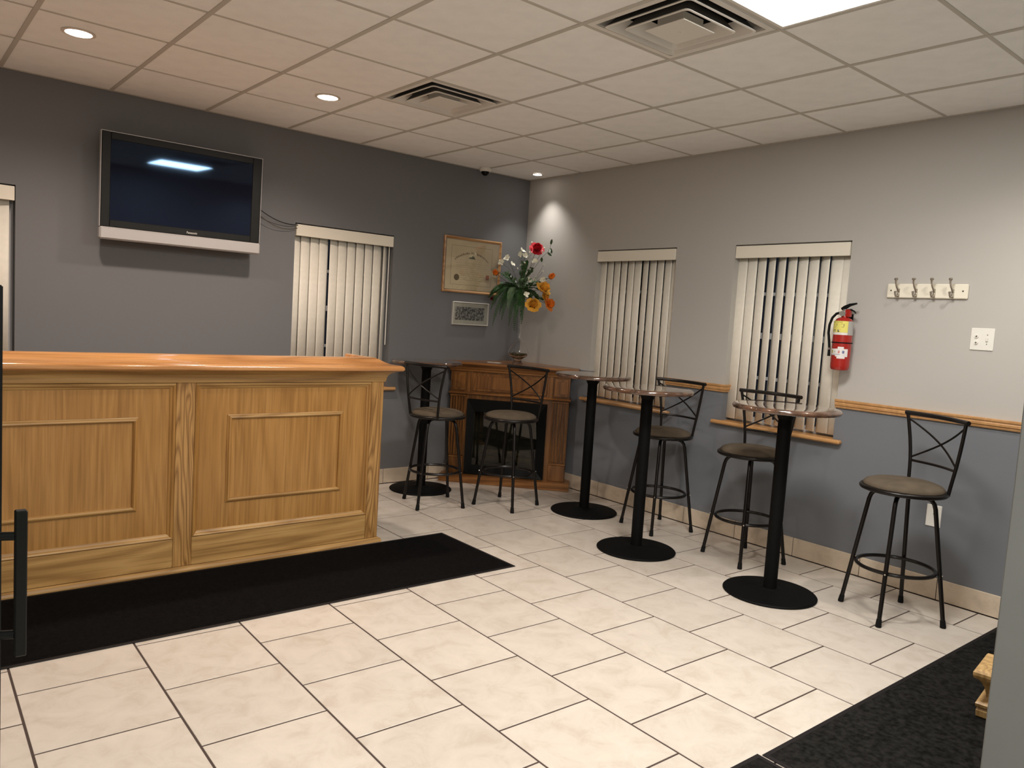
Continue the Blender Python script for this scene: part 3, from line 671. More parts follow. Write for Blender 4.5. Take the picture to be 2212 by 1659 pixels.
for (a, b_, c, d) in ((-w+.026, w-.026, h-.029, h-.026), (-w+.026, w-.026, -h+.026, -h+.029), (-w+.026, -w+.030, -h+.026, h-.026), (w-.030, w-.026, -h+.026, h-.026)): li.box(a, b_, -.010, -.0061, c, d)
li.build('inner_lip', M['photo_mount'], cf_, smooth=False)
pr_ = MB(); bx0, bx1, bz0, bz1 = -.236, .228, -.178, .172; t_ = .0018
for (a, b_, c, d) in ((bx0, bx1, bz1-t_, bz1), (bx0, bx1, bz0, bz0+t_), (bx0, bx0+t_, bz0, bz1), (bx1-t_, bx1, bz0, bz1)): pr_.box(a, b_, -.0066, -.0061, c, d)
for k in range(9): pr_.box(bx0+.05+.004*(k % 3), bx1-.05-.03*(k % 2), -.0064, -.0061, .02-.019*k, .0208-.019*k)
pr_.build('printed_border', M['parch_ink'], cf_, smooth=False)
ar = MB(); random.seed(11)      # arched heading, too small to read: letter-like strokes
for k in range(21):
    if k in (9, 12): continue
    a = radians(128-76*k/20); R0 = .30; cx_, cz_ = R0*cos(a)-.004, R0*sin(a)-.185
    for q in range(2):
        n = len(ar.v); ar.box(-.0075+.008*q, -.0035+.008*q, -.0066, -.0061, -.009, .009*random.choice((.4, 1, 1)))
        Mx = Matrix.Translation((cx_, 0, cz_)) @ Matrix.Rotation(-(a-pi/2), 4, 'Y'); ar.xf(Mx, n)
    if k % 2: n = len(ar.v); ar.box(-.006, .006, -.0066, -.0061, -.002, .002); ar.xf(Matrix.Translation((cx_, 0, cz_)) @ Matrix.Rotation(-(a-pi/2), 4, 'Y'), n)
ar.build('arched_heading', M['parch_ink'], cf_, smooth=False)
c_ = MB(); c_.poly([(-.042, 0), (-.026, .018), (-.012, .014), (0, .030), (.010, .022), (.020, .026), (.026, .008), (.040, 0)], 0, .0005); c_.xf(Matrix.Translation((.0, -.0061, .063)) @ Matrix.Rotation(pi/2, 4, 'X')); c_.build('crest', M['crest'], cf_, smooth=False)
c_ = MB(); c_.tube([(-.168, -.0061, -.112), (-.168, -.0072, -.112)], .029, 24); c_.build('gold_seal', M['seal_gold'], cf_, smooth=False)
c_ = MB(); c_.box(.165, .203, -.0072, -.0061, -.115, -.070); c_.build('red_seal', M['seal_red'], cf_, smooth=False)
MB().box(-w+.024, w-.024, -.0125, -.0115, -h+.024, h-.024).build('cover_glass', M['picglass'], cf_, smooth=False)
ph, w, h = wall_frame(-.838, -.428, 1.408, 1.618, -.0015, .012, .020, M['silver_frame'], 'framed_photograph', 'small silver framed black and white group photograph below the certificate', 'picture')
MB().box(-w+.008, w-.008, -.006, -.002, -h+.008, h-.008).build('mount_board', M['photo_mount'], ph, smooth=False)
def groupphoto():
    m_, nt, b, L = newmat('old_group_photo'); tc = nt.nodes.new('ShaderNodeTexCoord'); mp = nt.nodes.new('ShaderNodeMapping'); mp.inputs['Scale'].default_value = (34, 1, 30)
    L.new(tc.outputs['Object'], mp.inputs[0]); n = nt.nodes.new('ShaderNodeTexNoise'); n.inputs['Scale'].default_value = 1.6; n.inputs['Detail'].default_value = 7; L.new(mp.outputs[0], n.inputs['Vector'])
    r = nt.nodes.new('ShaderNodeValToRGB'); e = r.color_ramp.elements; e[0].position = .42; e[0].color = (.012, .012, .011, 1); e[1].position = .60; e[1].color = (.34, .34, .32, 1)
    L.new(n.outputs['Fac'], r.inputs['Fac']); L.new(r.outputs['Color'], b.inputs['Base Color']); b.inputs['Roughness'].default_value = .4; return m_
MB().box(-.168, .162, -.0075, -.0062, -.060, .060).build('photo_print', groupphoto(), ph, smooth=False)
MB().box(-w+.010, w-.010, -.0125, -.0115, -h+.010, h-.010).build('cover_glass', M['picglass'], ph, smooth=False)
# ------------------------------------------------------------------ bar counter
bar = empty('bar_counter', (-3.6, -1.45, 0), 0, 'long honey oak bar counter with framed panels and glossy rail', 'counter')
X0, X1 = -5.40+3.6, -2.362+3.6       # local x ; local y negative to the room
def L_(x): return x+3.6
c_ = MB(); c_.box(X0, X1-.020, .020, .46, .002, 1.10); c_.box(X1-.0195, X1, -.003, .46, .002, 1.10, .002); c_.build('carcass', M['oak'], bar, smooth=False)
def plank(x0, x1, z0, z1, y0, y1, nm, mt, bev=.002):
    cx_, cz_ = (x0+x1)/2, (z0+z1)/2; o = MB().box(-(x1-x0)/2, (x1-x0)/2, y0, y1, -(z1-z0)/2, (z1-z0)/2, bev).build(nm, mt, bar, smooth=False); o.location = (cx_, 0, cz_); return o
YS = -.012                           # face of the stiles
stl = [(L_(-2.449), L_(-2.362)), (L_(-3.628), L_(-3.530)), (L_(-4.806), L_(-4.710))]
for a, b_ in stl: plank(a, b_, .030, 1.062, YS-.0015, .018, 'stile', M['oak_fig'])
pn = [(L_(-3.530), L_(-2.449)), (L_(-4.710), L_(-3.628)), (X0+.01, L_(-4.806))]
for a, b_ in pn:
    plank(a+.001, b_-.001, .030, .186, YS, .018, 'bottom_rail', M['oak_h']); plank(a+.001, b_-.001, 1.042, 1.062, YS, .018, 'top_rail', M['oak_h'])
    plank(a+.001, b_-.001, .188, 1.040, .004, .018, 'panel', M['oak'], .0005)
    def frame_mould(x0, x1, z0, z1, prof, nm, y):
        for s, (p, q) in enumerate((((x0, z0), (x1, z0)), ((x1, z0), (x1, z1)), ((x1, z1), (x0, z1)), ((x0, z1), (x0, z0)))):
            p = Vector(p); q = Vector(q); d = (q-p).normalized(); nn = Vector((-d.y, d.x)); m_ = MB(); vs = []   # nn points inward
            for e, pt in ((1, p), (-1, q)):
                for o_, dp in prof: r_ = pt+nn*o_+d*o_*e; vs.append((r_.x, y-dp, r_.y))
            n = len(prof); m_.add(vs, [tuple(range(n)), tuple(range(n, 2*n))]+[(k, (k+1) % n, n+(k+1) % n, n+k) for k in range(n)])
            m_.build(nm, M['oak_h'] if s % 2 == 0 else M['oak'], bar, smooth=False)
    ogee = [(0, 0), (0, .016), (.006, .020), (.013, .017), (.018, .009), (.026, .005), (.030, .001), (.030, 0)]
    if b_-a > .9:
        frame_mould(a+.0015, b_-.0015, .1875, 1.0405, ogee, 'panel_moulding', .0035)
        cx_ = (a+b_)/2; bead = [(0, 0), (0, .004), (.005, .007), (.010, .014), (.017, .016), (.023, .011), (.026, .003), (.026, 0)]
        frame_mould(cx_-.3575, cx_+.3575, .360, .862, bead, 'applied_moulding', .0035)
qm = MB(); qm.sweep([(.0, .0015), (.022, .0015), (.022, .012), (.017, .024), (.008, .029), (0, .030)], [(X0, YS-.002), (X1+.001, YS-.002), (X1+.001, .46)]); qm.build('base_moulding', M['oak_h'], bar, smooth=False)
cv = MB(); cv.sweep([(0, 1.045), (.004, 1.045), (.007, 1.052), (.010, 1.072), (.019, 1.090), (.034, 1.103), (.050, 1.109), (.050, 1.114), (0, 1.114)], [(X0, YS-.0035), (X1+.002, YS-.0035), (X1+.002, .46)]); cv.build('cove_moulding', M['oak_h'], bar, smooth=False)
tp = MB(); tp.box(X0, X1+.0, -.002, .47, 1.1145, 1.148, .002); tp.build('counter_top', M['oak_top'], bar, smooth=False)
rl = MB(); rl.smooth = True
rprof = [(0, 1.1155), (.095, 1.1155), (.108, 1.119), (.1155, 1.127), (.117, 1.135), (.114, 1.145), (.105, 1.152), (.092, 1.1555), (.070, 1.157), (.045, 1.161), (.020, 1.172), (-.004, 1.187), (-.022, 1.195), (-.036, 1.197), (-.047, 1.193), (-.052, 1.184), (-.053, 1.150), (0, 1.149)]
rl.sweep(rprof, [(X0, -.013), (L_(-2.400), -.013), (L_(-2.400), .36)]); rl.build('bar_rail', M['oak_top'], bar)
# ------------------------------------------------------------------ floor mats
def matobj(x0, x1, y0, y1, label, mt, rz=0, group='floor mats'):
    r_ = empty('floor_mat', ((x0+x1)/2, (y0+y1)/2, .0015), rz, label, 'mat', group); w, d = (x1-x0)/2, (y1-y0)/2
    MB().box(-w, w, -d, d, 0, .0035, .0015).build('rubber_backing', M['matedge'], r_, smooth=False)
    nx, ny = 90, 40; m_ = MB(); vs = []; fs = []
    for j in range(ny+1):
        for i in range(nx+1):
            x = -w+.018+(2*w-.036)*i/nx; y = -d+.018+(2*d-.036)*j/ny; e = i in (0, nx) or j in (0, ny)
            vs.append((x, y, .0038 if e else .0075+.0012*mnoise.noise((x*9+5, y*9, 1))))
    for j in range(ny):
        for i in range(nx): a = j*(nx+1)+i; fs.append((a, a+1, a+nx+2, a+nx+1))
    m_.smooth = True; m_.add(vs, fs); m_.build('carpet_pile', mt, r_)
    return r_
matobj(-4.93, -1.880, -2.292, -1.492, 'long black mat lying along the front of the bar counter', M['carpet'], radians(-.5))
matobj(-2.452, -.20, -5.150, -4.366, 'charcoal mat by the entry at the lower right corner', M['carpet2'], radians(-.5))
m3 = matobj(-4.40, -2.466, -5.22, -4.322, 'charcoal mat at the bottom edge, left of the other entry mat', M['carpet2'], radians(-1.2))
lint = random.Random(5)
# ------------------------------------------------------------------ high tables
def make_table():
    t = empty('pub_table'); cx_ = 0
    m_ = MB(); m_.smooth = True; R = .297
    m_.lathe([(R-.014, 1.067), (R-.004, 1.070), (R, 1.077), (R+.0005, 1.083), (R-.002, 1.091), (R-.009, 1.097), (R-.018, 1.0985), (R*.5, 1.0985)], 72); m_.build('table_top', M['tabletop'], t)
    m_ = MB(); m_.smooth = True; m_.lathe([(.262, .0), (.264, .006), (.258, .012), (.20, .017), (.09, .024), (.05, .030), (.043, .034)], 56); m_.build('base_plate', M['black_metal'], t)
    m_ = MB(); m_.smooth = True; m_.lathe([(.0385, .0345), (.0385, 1.02)], 28); m_.build('column', M['black_metal'], t)
    m_ = MB(); m_.smooth = True; m_.lathe([(.041, 1.0205), (.046, 1.035), (.062, 1.058), (.068, 1.0665)], 28)
    m_.build('top_bracket', M['black_metal'], t)
    return t
tabs = [((-1.283, -.318), 'black pedestal table with round dark top at the left wall'), ((-.513, -1.515), 'round high table right of the fireplace, second from the corner'),
        ((-.930, -2.430), 'round high table in the middle of the right hand row'), ((-.868, -3.400), 'nearest round high table, in front of the window with the extinguisher')]
pt = make_table()
for k, (p, lb) in enumerate(tabs):
    t = pt if k == 0 else copy_tree(pt); t.location = (p[0], p[1], .0016); tag(t, lb, 'table', 'round high tables on black pedestals')
# ------------------------------------------------------------------ stools (back faces local +x)
def make_stool():
    s = empty('bar_stool'); sm = M['stool_metal']
    m_ = MB(); m_.smooth = True; m_.torus(.209, .0125, .703, 56, 10); m_.build('seat_rim', sm, s)
    m_ = MB(); m_.smooth = True; m_.lathe([(.150, .704), (.195, .707), (.203, .716), (.202, .726), (.190, .738), (.160, .749), (.110, .756), (.05, .759), (.001, .760)], 48); m_.build('seat_cushion', M['suede'], s)
    m_ = MB(); m_.smooth = True; m_.lathe([(.065, .668), (.070, .672), (.070, .686), (.05, .690), (.05, .7035), (.197, .7035)], 32, cap=False); m_.build('swivel_plate', sm, s)
    for k in range(4):
        a = pi/2*k; c, sn = cos(a), sin(a)
        pr = [(.257, .034), (.166, .622), (.158, .648), (.142, .668), (.118, .677), (.066, .679)]
        m_ = MB(); m_.smooth = True; m_.tube([(r*c, r*sn, z) for r, z in pr], .0115, 10); lg_ = m_.build('leg', sm, s)
        m_ = MB(); m_.smooth = True; m_.tube([(.2606*c, .2606*sn, .0), (.2605*c, .2605*sn, .006), (.2555*c, .2555*sn, .040)], [.0150, .0155, .0132], 10); m_.build('foot_cap', M['rubber'], lg_)
        m_ = MB(); m_.smooth = True; m_.lathe([(.0005, -.002), (.0045, -.001), (.0045, .002)], 8); 
        m_.xf(Matrix.Translation((.2318*c, .2318*sn, .275)) @ Matrix.Rotation(a, 4, 'Z') @ Matrix.Rotation(pi/2, 4, 'Y')); m_.build('bolt', M['nickel'], lg_)
    m_ = MB(); m_.smooth = True; m_.torus(.197, .0105, .272, 52, 8); m_.build('foot_ring', sm, s)
    A_ = radians(44); R = .214
    def post(sy, t):  # t 0..1 from the rim to the top
        x0, y0 = R*cos(A_), R*sin(A_); x1, y1 = .158, .212
        return Vector((x0+(x1-x0)*t+.012*sin(pi*t), sy*(y0+(y1-y0)*(t**1.25)), .700+.402*t))
    for sy in (-1, 1):
        m_ = MB(); m_.smooth = True; m_.tube([post(sy, t/8) for t in range(9)], .0095, 10); m_.build('back_post', sm, s)
    def across(p, q, bow, r, nm, n=12, flat=1.0):
        m_ = MB(); m_.smooth = True; m_.tube([p.lerp(q, k/n)+Vector((bow*sin(pi*k/n), 0, 0)) for k in range(n+1)], r, 8, flat=flat); m_.build(nm, sm, s)
    p, q = post(-1, 1), post(1, 1); d = (q-p)*.035; p0, q0 = p-d, q+d
    across(p0, q0, .042, .0125, 'top_rail'); across(post(-1, .34), post(1, .34), .030, .0075, 'lower_rail')
    for sy in (-1, 1): across(post(sy, .38), post(-sy, .93), .046, .0055, 'cross_bar')
    return s
st = [((-1.466, -.784), 191.5, 29, 'black bar stool at the left wall table, its back toward the counter'), ((-.959, -1.073), 6, 62, 'black bar stool standing in front of the fireplace'),
      ((-.353, -2.119), 0, 33, 'black bar stool behind the middle high table, against the right wall'), ((-.415, -2.916), 2, 30, 'black bar stool behind the nearest high table, below the blinds'),
      ((-.560, -3.957), -27, 12, 'black bar stool standing alone at the far right of the row')]
ps = make_stool()
for k, (p, bd, ft, lb) in enumerate(st):
    s = ps if k == 0 else copy_tree(ps); s.location = (p[0], p[1], .0016); s.rotation_euler = (0, 0, radians(bd)); tag(s, lb, 'bar stool', 'black metal bar stools')
    for c in kids(s):
        if c.name.split('.')[0] in ('leg', 'foot_ring'): c.rotation_euler = (0, 0, radians(ft-bd))
# ------------------------------------------------------------------ corner fireplace: local x toward picture left, y to the room
fp = empty('electric_fireplace', (-.957+.681*.588, -.104-.732*.588, .0018), atan2(.732, -.681), 'brown oak corner fireplace mantel with black electric firebox', 'fireplace')
def U(u): return .588-u
D = -.08                            # body face depth
def roomclip(pts, off):             # clip a local polygon to the room corner
    c0, s0 = cos(fp.rotation_euler.z), sin(fp.rotation_euler.z); ox, oy = fp.location.x, fp.location.y
    wp = [(ox+x*c0-y*s0, oy+x*s0+y*c0) for x, y in pts]
    wp = clip(wp, [(0, 1, -off), (1, -B, -off)])
    return [((x-ox)*c0+(y-oy)*s0, -(x-ox)*s0+(y-oy)*c0) for x, y in wp]
m_ = MB()
m_.poly(roomclip([(U(0), 0), (U(0), -.9), (U(1.176), -.9), (U(1.176), 0)], .015), 0, .056)
q = roomclip([(U(.004), -.004), (U(.004), -.9), (U(1.172), -.9), (U(1.172), -.004)], .015); m_.poly(q, .0561, .066); m_.build('hearth_base', M['mantel_h'], fp, smooth=False)
m_ = MB()
for (a, b_) in ((.052, .2125), (.9345, 1.124)): m_.poly(roomclip([(U(a), D-.020), (U(a), -.9), (U(b_), -.9), (U(b_), D-.020)], .004), .0665, .792)
m_.poly(roomclip([(U(.2125), D-.020), (U(.2125), -.9), (U(.9345), -.9), (U(.9345), D-.020)], .004), .752, .792)
m_.poly(roomclip([(U(.052), D-.010), (U(.052), -.9), (U(1.124), -.9), (U(1.124), D-.010)], .004), .7925, 1.022)
m_.build('surround', M['mantel'], fp, smooth=False)
def fbox(a, b_, z0, z1, y0, y1, nm, mt=None, bev=.003):
    cx_, cz_ = (U(a)+U(b_))/2, (z0+z1)/2; w_, h_ = abs(b_-a)/2, (z1-z0)/2
    o = MB().box(-w_, w_, y0, y1, -h_, h_, bev).build(nm, mt or M['mantel'], fp, smooth=False); o.location = (cx_, 0, cz_); return o
for a, b_ in ((.052, .200), (.976, 1.124)):
    pl = fbox(a, b_, .067, .213, D-.0195, D+.004, 'plinth_block'); fbox(a-.002, b_+.002, .214, .226, D-.0195, D+.010, 'plinth_cap', M['mantel_h'])
    w_ = (b_-a)
    for k in range(6):      # ribs left between five flutes
        c0 = a+.004+(w_-.008)*(k+.0)/5.6; fbox(c0, c0+.0125, .236, .770, D-.0195, D+.003, 'fluting_rib', None, .004)
    fbox(a, b_, .770, .786, D-.0195, D+.003, 'pilaster_head')
    fbox(a+.012, b_-.012, .826, .986, D-.0095, D+.004, 'frieze_panel'); 
    fbox(a+.034, b_-.034, .850, .962, D+.0042, D+.007, 'frieze_panel')
fbox(.2005, .232, .80, 1.015, D-.0095, D+.0015, 'frieze_stile'); fbox(.944, .9755, .80, 1.015, D-.0095, D+.0015, 'frieze_stile')
fbox(.250, .926, .826, .986, D-.0095, D+.002, 'frieze_panel'); fbox(.275, .901, .850, .962, D+.0022, D+.006, 'frieze_panel')
nk = MB(); nk.sweep([(0, .7935), (.012, .7935), (.017, .799), (.012, .806), (.006, .812), (0, .814)], [(U(.052), D-.03), (U(.052), D-.005), (U(1.124), D-.005), (U(1.124), D-.21)]); nk.build('neck_moulding', M['mantel_h'], fp, smooth=False)
cm = MB(); cm.sweep([(0, .998), (.006, .998), (.012, 1.004), (.012, 1.014), (.022, 1.022), (.034, 1.040), (.046, 1.050), (.052, 1.060), (.052, 1.0655), (0, 1.0655)], [(U(.052), D-.03), (U(.052), D-.005), (U(1.124), D-.005), (U(1.124), D-.17)]); cm.build('crown_moulding', M['mantel_h'], fp, smooth=False)
m_ = MB(); m_.poly(roomclip([(U(-.02), .002), (U(-.02), -1.2), (U(1.196), -1.2), (U(1.196), .002)], .003), 1.066, 1.085); m_.build('mantel_shelf', M['mantel_h'], fp, smooth=False)
# firebox
fbk = MB(); a, b_ = U(.214), U(.933); a, b_ = b_, a
fbk.box(a, b_, -.34, -.335, .07, .75); fbk.box(a, a+.004, -.335, -.098, .07, .75); fbk.box(b_-.004, b_, -.335, -.098, .07, .75); fbk.box(a+.004, b_-.004, -.335, -.098, .07, .074); fbk.box(a+.004, b_-.004, -.335, -.098, .746, .75)
fbk.build('firebox', M['black_metal'], fp, smooth=False)
gx0, gx1, gz0, gz1 = U(.855), U(.280), .150, .640
bz = MB()
def bevelframe(o, i, yo, yi, yb):
    (x0, x1, z0, z1), (u0, u1, w0, w1) = o, i
    vs = [(x0, yo, z0), (x1, yo, z0), (x1, yo, z1), (x0, yo, z1), (u0, yi, w0), (u1, yi, w0), (u1, yi, w1), (u0, yi, w1), (x0, yb, z0), (x1, yb, z0), (x1, yb, z1), (x0, yb, z1), (u0, yb, w0), (u1, yb, w0), (u1, yb, w1), (u0, yb, w1)]
    fs = []
    for k in range(4): j = (k+1) % 4; fs += [(k, j, 4+j, 4+k), (8+k, 8+j, j, k), (4+k, 4+j, 12+j, 12+k), (12+k, 12+j, 8+j, 8+k)]
    return vs, fs
bz.add(*bevelframe((a, b_, .0705, .7515), (gx0, gx1, gz0, gz1), D+.006, D-.016, -.0975)); bz.build('firebox_bezel', M['black_gloss'], fp, smooth=False)
MB().box(gx0+.001, gx1-.001, -.104, -.0995, gz0+.001, gz1-.001).build('fire_glass', M['fireglass'], fp, smooth=False)
MB().box(a+.006, b_-.006, -.333, -.322, .076, .744).build('back_wall', M['brick'], fp, smooth=False)
random.seed(3)
for k, (x, y, z, an, r, ln) in enumerate(((.12, -.20, .205, 8, .035, .26), (-.10, -.21, .205, -12, .038, .28), (.02, -.19, .262, 20, .030, .30), (-.16, -.24, .250, 35, .022, .16), (.18, -.26, .255, -30, .024, .18))):
    m_ = MB(); m_.smooth = True; n = 7; d = Vector((cos(radians(an)), sin(radians(an))*.4, .06))
    m_.tube([Vector((x, y, z))+d*ln*(t/n-.5)+Vector((0, random.uniform(-.006, .006), random.uniform(-.006, .006))) for t in range(n+1)], [r*random.uniform(.8, 1.1) for _ in range(n+1)], 9); m_.build('log', M['log'], fp)
m_ = MB(); m_.box(a+.02, b_-.02, -.31, -.13, .0745, .165, .01); m_.build('ember_bed', M['log'], fp, smooth=False)
# card on the mantel
c_ = MB().box(-.062, .062, -.020, .020, 0, .004, .001).build('card', M['white'], smooth=False); c_.location = (-.545, -.298, 1.0875); c_.rotation_euler = (0, 0, radians(-60)); tag(c_, 'small flat white card lying on the mantel left of the vase', 'card')
# ------------------------------------------------------------------ glass vase and silk flowers
VX, VY, VZ = -.343, -.383, 1.0862
vs_ = empty('glass_vase', (VX, VY, VZ), 0, 'tall clear glass vase with globe base standing on the fireplace mantel', 'vase')
m_ = MB(); m_.smooth = True
outer = [(.047, 0), (.049, .004), (.044, .012), (.034, .028), (.034, .044), (.052, .056), (.078, .070), (.092, .088), (.094, .108), (.086, .138), (.068, .170), (.045, .198), (.027, .216), (.019, .236), (.0165, .29), (.0175, .42), (.022, .50), (.032, .55), (.040, .575)]
inner = [(.037, .575), (.029, .55), (.0195, .50), (.0150, .42), (.0140, .29), (.0165, .236), (.0245, .218), (.0425, .199), (.0655, .171), (.0835, .138), (.0913, .108), (.0893, .089), (.0755, .072), (.050, .059), (.010, .052)]
m_.lathe(outer+inner, 44, cap=True); m_.build('glass_body', M['glass'], vs_)
gv = MB(); random.seed(21)
for k in range(240):
    r = .078*sqrt(random.random()); a = random.uniform(0, 2*pi); zb_g = .062+.020*(r/.078)**2; z = random.uniform(zb_g+.004, .098); s_ = random.uniform(.005, .009)
    n = len(gv.v); gv.add([(-s_, 0, 0), (s_, 0, 0), (0, -s_, 0), (0, s_, 0), (0, 0, -s_*.8), (0, 0, s_*.8)], [(0, 2, 5), (2, 1, 5), (1, 3, 5), (3, 0, 5), (2, 0, 4), (1, 2, 4), (3, 1, 4), (0, 3, 4)])
    gv.xf(Matrix.Translation((r*cos(a), r*sin(a), z)) @ Matrix.Rotation(random.uniform(0, 3), 4, 'X'), n)
g_ = gv.build('gravel', M['gravel'], vs_, smooth=False); g_['kind'] = 'stuff'
MOUTH = Vector((VX-.004, VY+.004, 1.665)); CEN = Vector((-.356, -.37, 1.76))
def curve3(p, q, lift, n=10):
    p, q = Vector(p), Vector(q); return [p.lerp(q, k/n)+Vector((0, 0, lift*sin(pi*k/n))) for k in range(n+1)]
def petal(mb, base, dirv, up, ln, wd, curl, n=4):
    d = Vector(dirv).normalized(); u = Vector(up); u = (u-d*u.dot(d)).normalized(); s = d.cross(u); vs = []
    for i in range(n+1):
        t = i/n; w = wd*sin(pi*(.10+.78*t*(2-t)*.62+.78*t*.38*t))**.7 if n == 6 else wd*sin(pi*min(.97, .12+.80*t))**.8; c = Vector(base)+d*(ln*t*(1-.25*curl*t))+u*(ln*curl*t*t*.7)
        for e in (-1, 0, 1): vs.append(c+s*w*e+u*(abs(e)*w*.35*(1 if curl >= 0 else -.4)))
    fs = []
    for i in range(n):
        for e in (0, 1): a = i*3+e; fs.append((a, a+1, a+4, a+3))
    mb.add(vs, fs)
def thing_flower(name, pos, label, cat, group): return empty(name, tuple(pos), 0, label, cat, group)
def rose(pos, rad, pm, label, face=(-.5, -.7, .5), group='silk roses in the vase', bud=False):
    rad *= 1.25
    P0 = Vector(pos); th = thing_flower('silk_rose', P0, label, 'flower', group); f = Vector(face).normalized(); rnd = random.Random(int(abs(pos[0]*1e4)))
    q = f.to_track_quat('Z', 'Y'); m_ = MB(); m_.smooth = True
    for ring, (n, tilt, ln, wd) in enumerate(((3, 6, .80, .42), (4, 15, .95, .55), (5, 28, 1.05, .66), (5, 44, 1.08, .74), (6, 64, 1.02, .70)) if not bud else ((3, 5, 1.15, .46), (4, 12, 1.25, .56), (4, 24, 1.15, .56))):
        for k in range(n):
            a = 2*pi*(k+.5*ring)/n+rnd.uniform(-.2, .2); tt = radians(tilt+rnd.uniform(-6, 6)); d = Vector((sin(tt)*cos(a), sin(tt)*sin(a), cos(tt)))
            petal(m_, q @ Vector((.05*rad*cos(a), .05*rad*sin(a), -rad*.45)), q @ d, q @ Vector((-cos(a)*.9, -sin(a)*.9, .5)), rad*ln*1.15, rad*wd, -.30 if tilt > 60 else .42, 6)
    for k in range(5):      # furled heart of the rose
        a = k*1.35; tt = radians(-14+6*k); d = Vector((sin(tt)*cos(a), sin(tt)*sin(a), cos(tt)))
        petal(m_, q @ Vector((.16*rad*cos(a), .16*rad*sin(a), -rad*.3)), q @ d, q @ Vector((-cos(a), -sin(a), .3)), rad*.9, rad*.34, .5, 6)
    m_.build('petals', pm, th, fix=False)
    m_ = MB(); m_.smooth = True; m_.lathe([(.02*rad, -.45*rad), (.30*rad, -.30*rad), (.36*rad, 0), (.26*rad, .28*rad), (.02*rad, .38*rad)], 12); m_.xf(q.to_matrix().to_4x4()); m_.build('heart', pm, th)
    m_ = MB(); m_.smooth = True
    for k in range(5): a = 2*pi*k/5; petal(m_, q @ Vector((0, 0, -rad*.55)), q @ Vector((cos(a)*.8, sin(a)*.8, .25)), f, rad*.9, rad*.14, .3)
    m_.build('sepals', M['leaf'], th, fix=False)
    b0 = q @ Vector((0, 0, -rad*.5)); m_ = MB(); m_.smooth = True; m_.tube(curve3(b0, MOUTH-P0, .03), .0019, 5); st_ = m_.build('stem', M['stem'], th)
    m_ = MB(); 
    for t in (.22, .4):
        bp = b0.lerp(MOUTH-P0, t)+Vector((0, 0, .03*sin(pi*t))); petal(m_, bp, (rnd.uniform(-1, 1), rnd.uniform(-1, 1), rnd.uniform(-.3, .5)), (0, 0, 1), .042, .013, -.2)
    m_.smooth = True; m_.build('leaf', M['leaf'], th, fix=False)
rose((-.245, -.439, 2.142), .044, M['petal_red'], 'bright red rose at the top of the bouquet', (-.35, -.7, .55))
rose((-.562, -.262, 1.891), .034, M['petal_or'], 'orange rose bud at the far left of the bouquet, before the certificate', (-.75, -.3, .55), bud=True)
rose((-.150, -.546, 1.892), .036, M['petal_or'], 'orange rose at the right side of the bouquet, above the yellow ones', (.3, -.7, .5), bud=True)
rose((-.230, -.557, 1.790), .048, M['petal_ye'], 'golden yellow rose right of the bouquet centre, below an orange one', (.05, -.6, .6))
rose((-.325, -.529, 1.635), .046, M['petal_ye'], 'golden yellow rose hanging lowest in the bouquet', (-.5, -.7, .55))
rose((-.178, -.588, 1.649), .042, M['petal_or'], 'orange rose lowest on the right side of the bouquet', (.25, -.8, .35))
rose((-.190, -.539, 1.712), .028, M['petal_ye'], 'small pale yellow rose between the two low roses', (.2, -.8, .4))
rose((-.543, -.213, 1.664), .026, M['petal_dred'], 'dark red rose half hidden behind the fern on the left', (-.8, -.3, 0), bud=True)
def blossom(pts, label, seed, buds):
    P0 = Vector(pts[0]); th = thing_flower('blossom_spray', P0, label, 'flower', 'cream blossom sprays'); rnd = random.Random(seed)
    m_ = MB(); m_.smooth = True; last = MOUTH-P0
    m_.tube(curve3((0, 0, 0), CEN-P0, .02), .0016, 5); m_.tube([CEN-P0, MOUTH-P0], .0018, 5)
    for b in buds+[p for p in pts[1:]]: m_.tube([Vector(b)-P0, (Vector(b)-P0)*.5+(CEN-P0)*.22, (CEN-P0)*.45], .0010, 4)
    m_.build('stem', M['stem'], th)
    for p_ in pts:
        m_ = MB(); m_.smooth = True; f = Vector((rnd.uniform(-.8, .3), -.8, rnd.uniform(-.2, .7))).normalized(); q = f.to_track_quat('Z', 'Y')
        for k in range(5):
            a = 2*pi*k/5+rnd.uniform(-.3, .3); petal(m_, Vector(p_)-P0, q @ Vector((cos(a), sin(a), .35)), f, rnd.uniform(.026, .038), .014, rnd.uniform(-.2, .4))
        m_.build('blossom', M['petal_wh'], th, fix=False)
    if buds:
        for b in buds:
            m_ = MB(); m_.smooth = True; m_.lathe([(.0004, -.009), (.0055, -.003), (.0060, .003), (.0004, .010)], 8, tuple(Vector(b)-P0)); m_.build('bud', M['petal_wh'], th)
blossom([(-.461, -.283, 2.037), (-.433, -.333, 1.981), (-.495, -.241, 2.001)], 'cream blossom spray reaching up to the left of the bouquet', 1, [(-.377, -.341, 1.948), (-.52, -.25, 2.005)])
blossom([(-.359, -.369, 2.107), (-.357, -.410, 2.065), (-.364, -.339, 2.078)], 'cream blossom spray standing upright near the top of the bouquet', 2, [(-.288, -.39, 2.101), (-.288, -.429, 2.096), (-.283, -.407, 2.189)])
blossom([(-.295, -.476, 2.020), (-.334, -.456, 1.844)], 'cream blossom spray just under the red rose', 3, [(-.194, -.482, 2.146), (-.212, -.48, 2.115), (-.361, -.42, 1.999), (-.312, -.409, 1.999)])
blossom([(-.206, -.498, 1.862), (-.235, -.42, 1.84)], 'cream blossom spray at the right, beside the orange rose', 4, [(-.177, -.471, 2.002), (-.213, -.505, 1.936), (-.239, -.444, 1.885)])
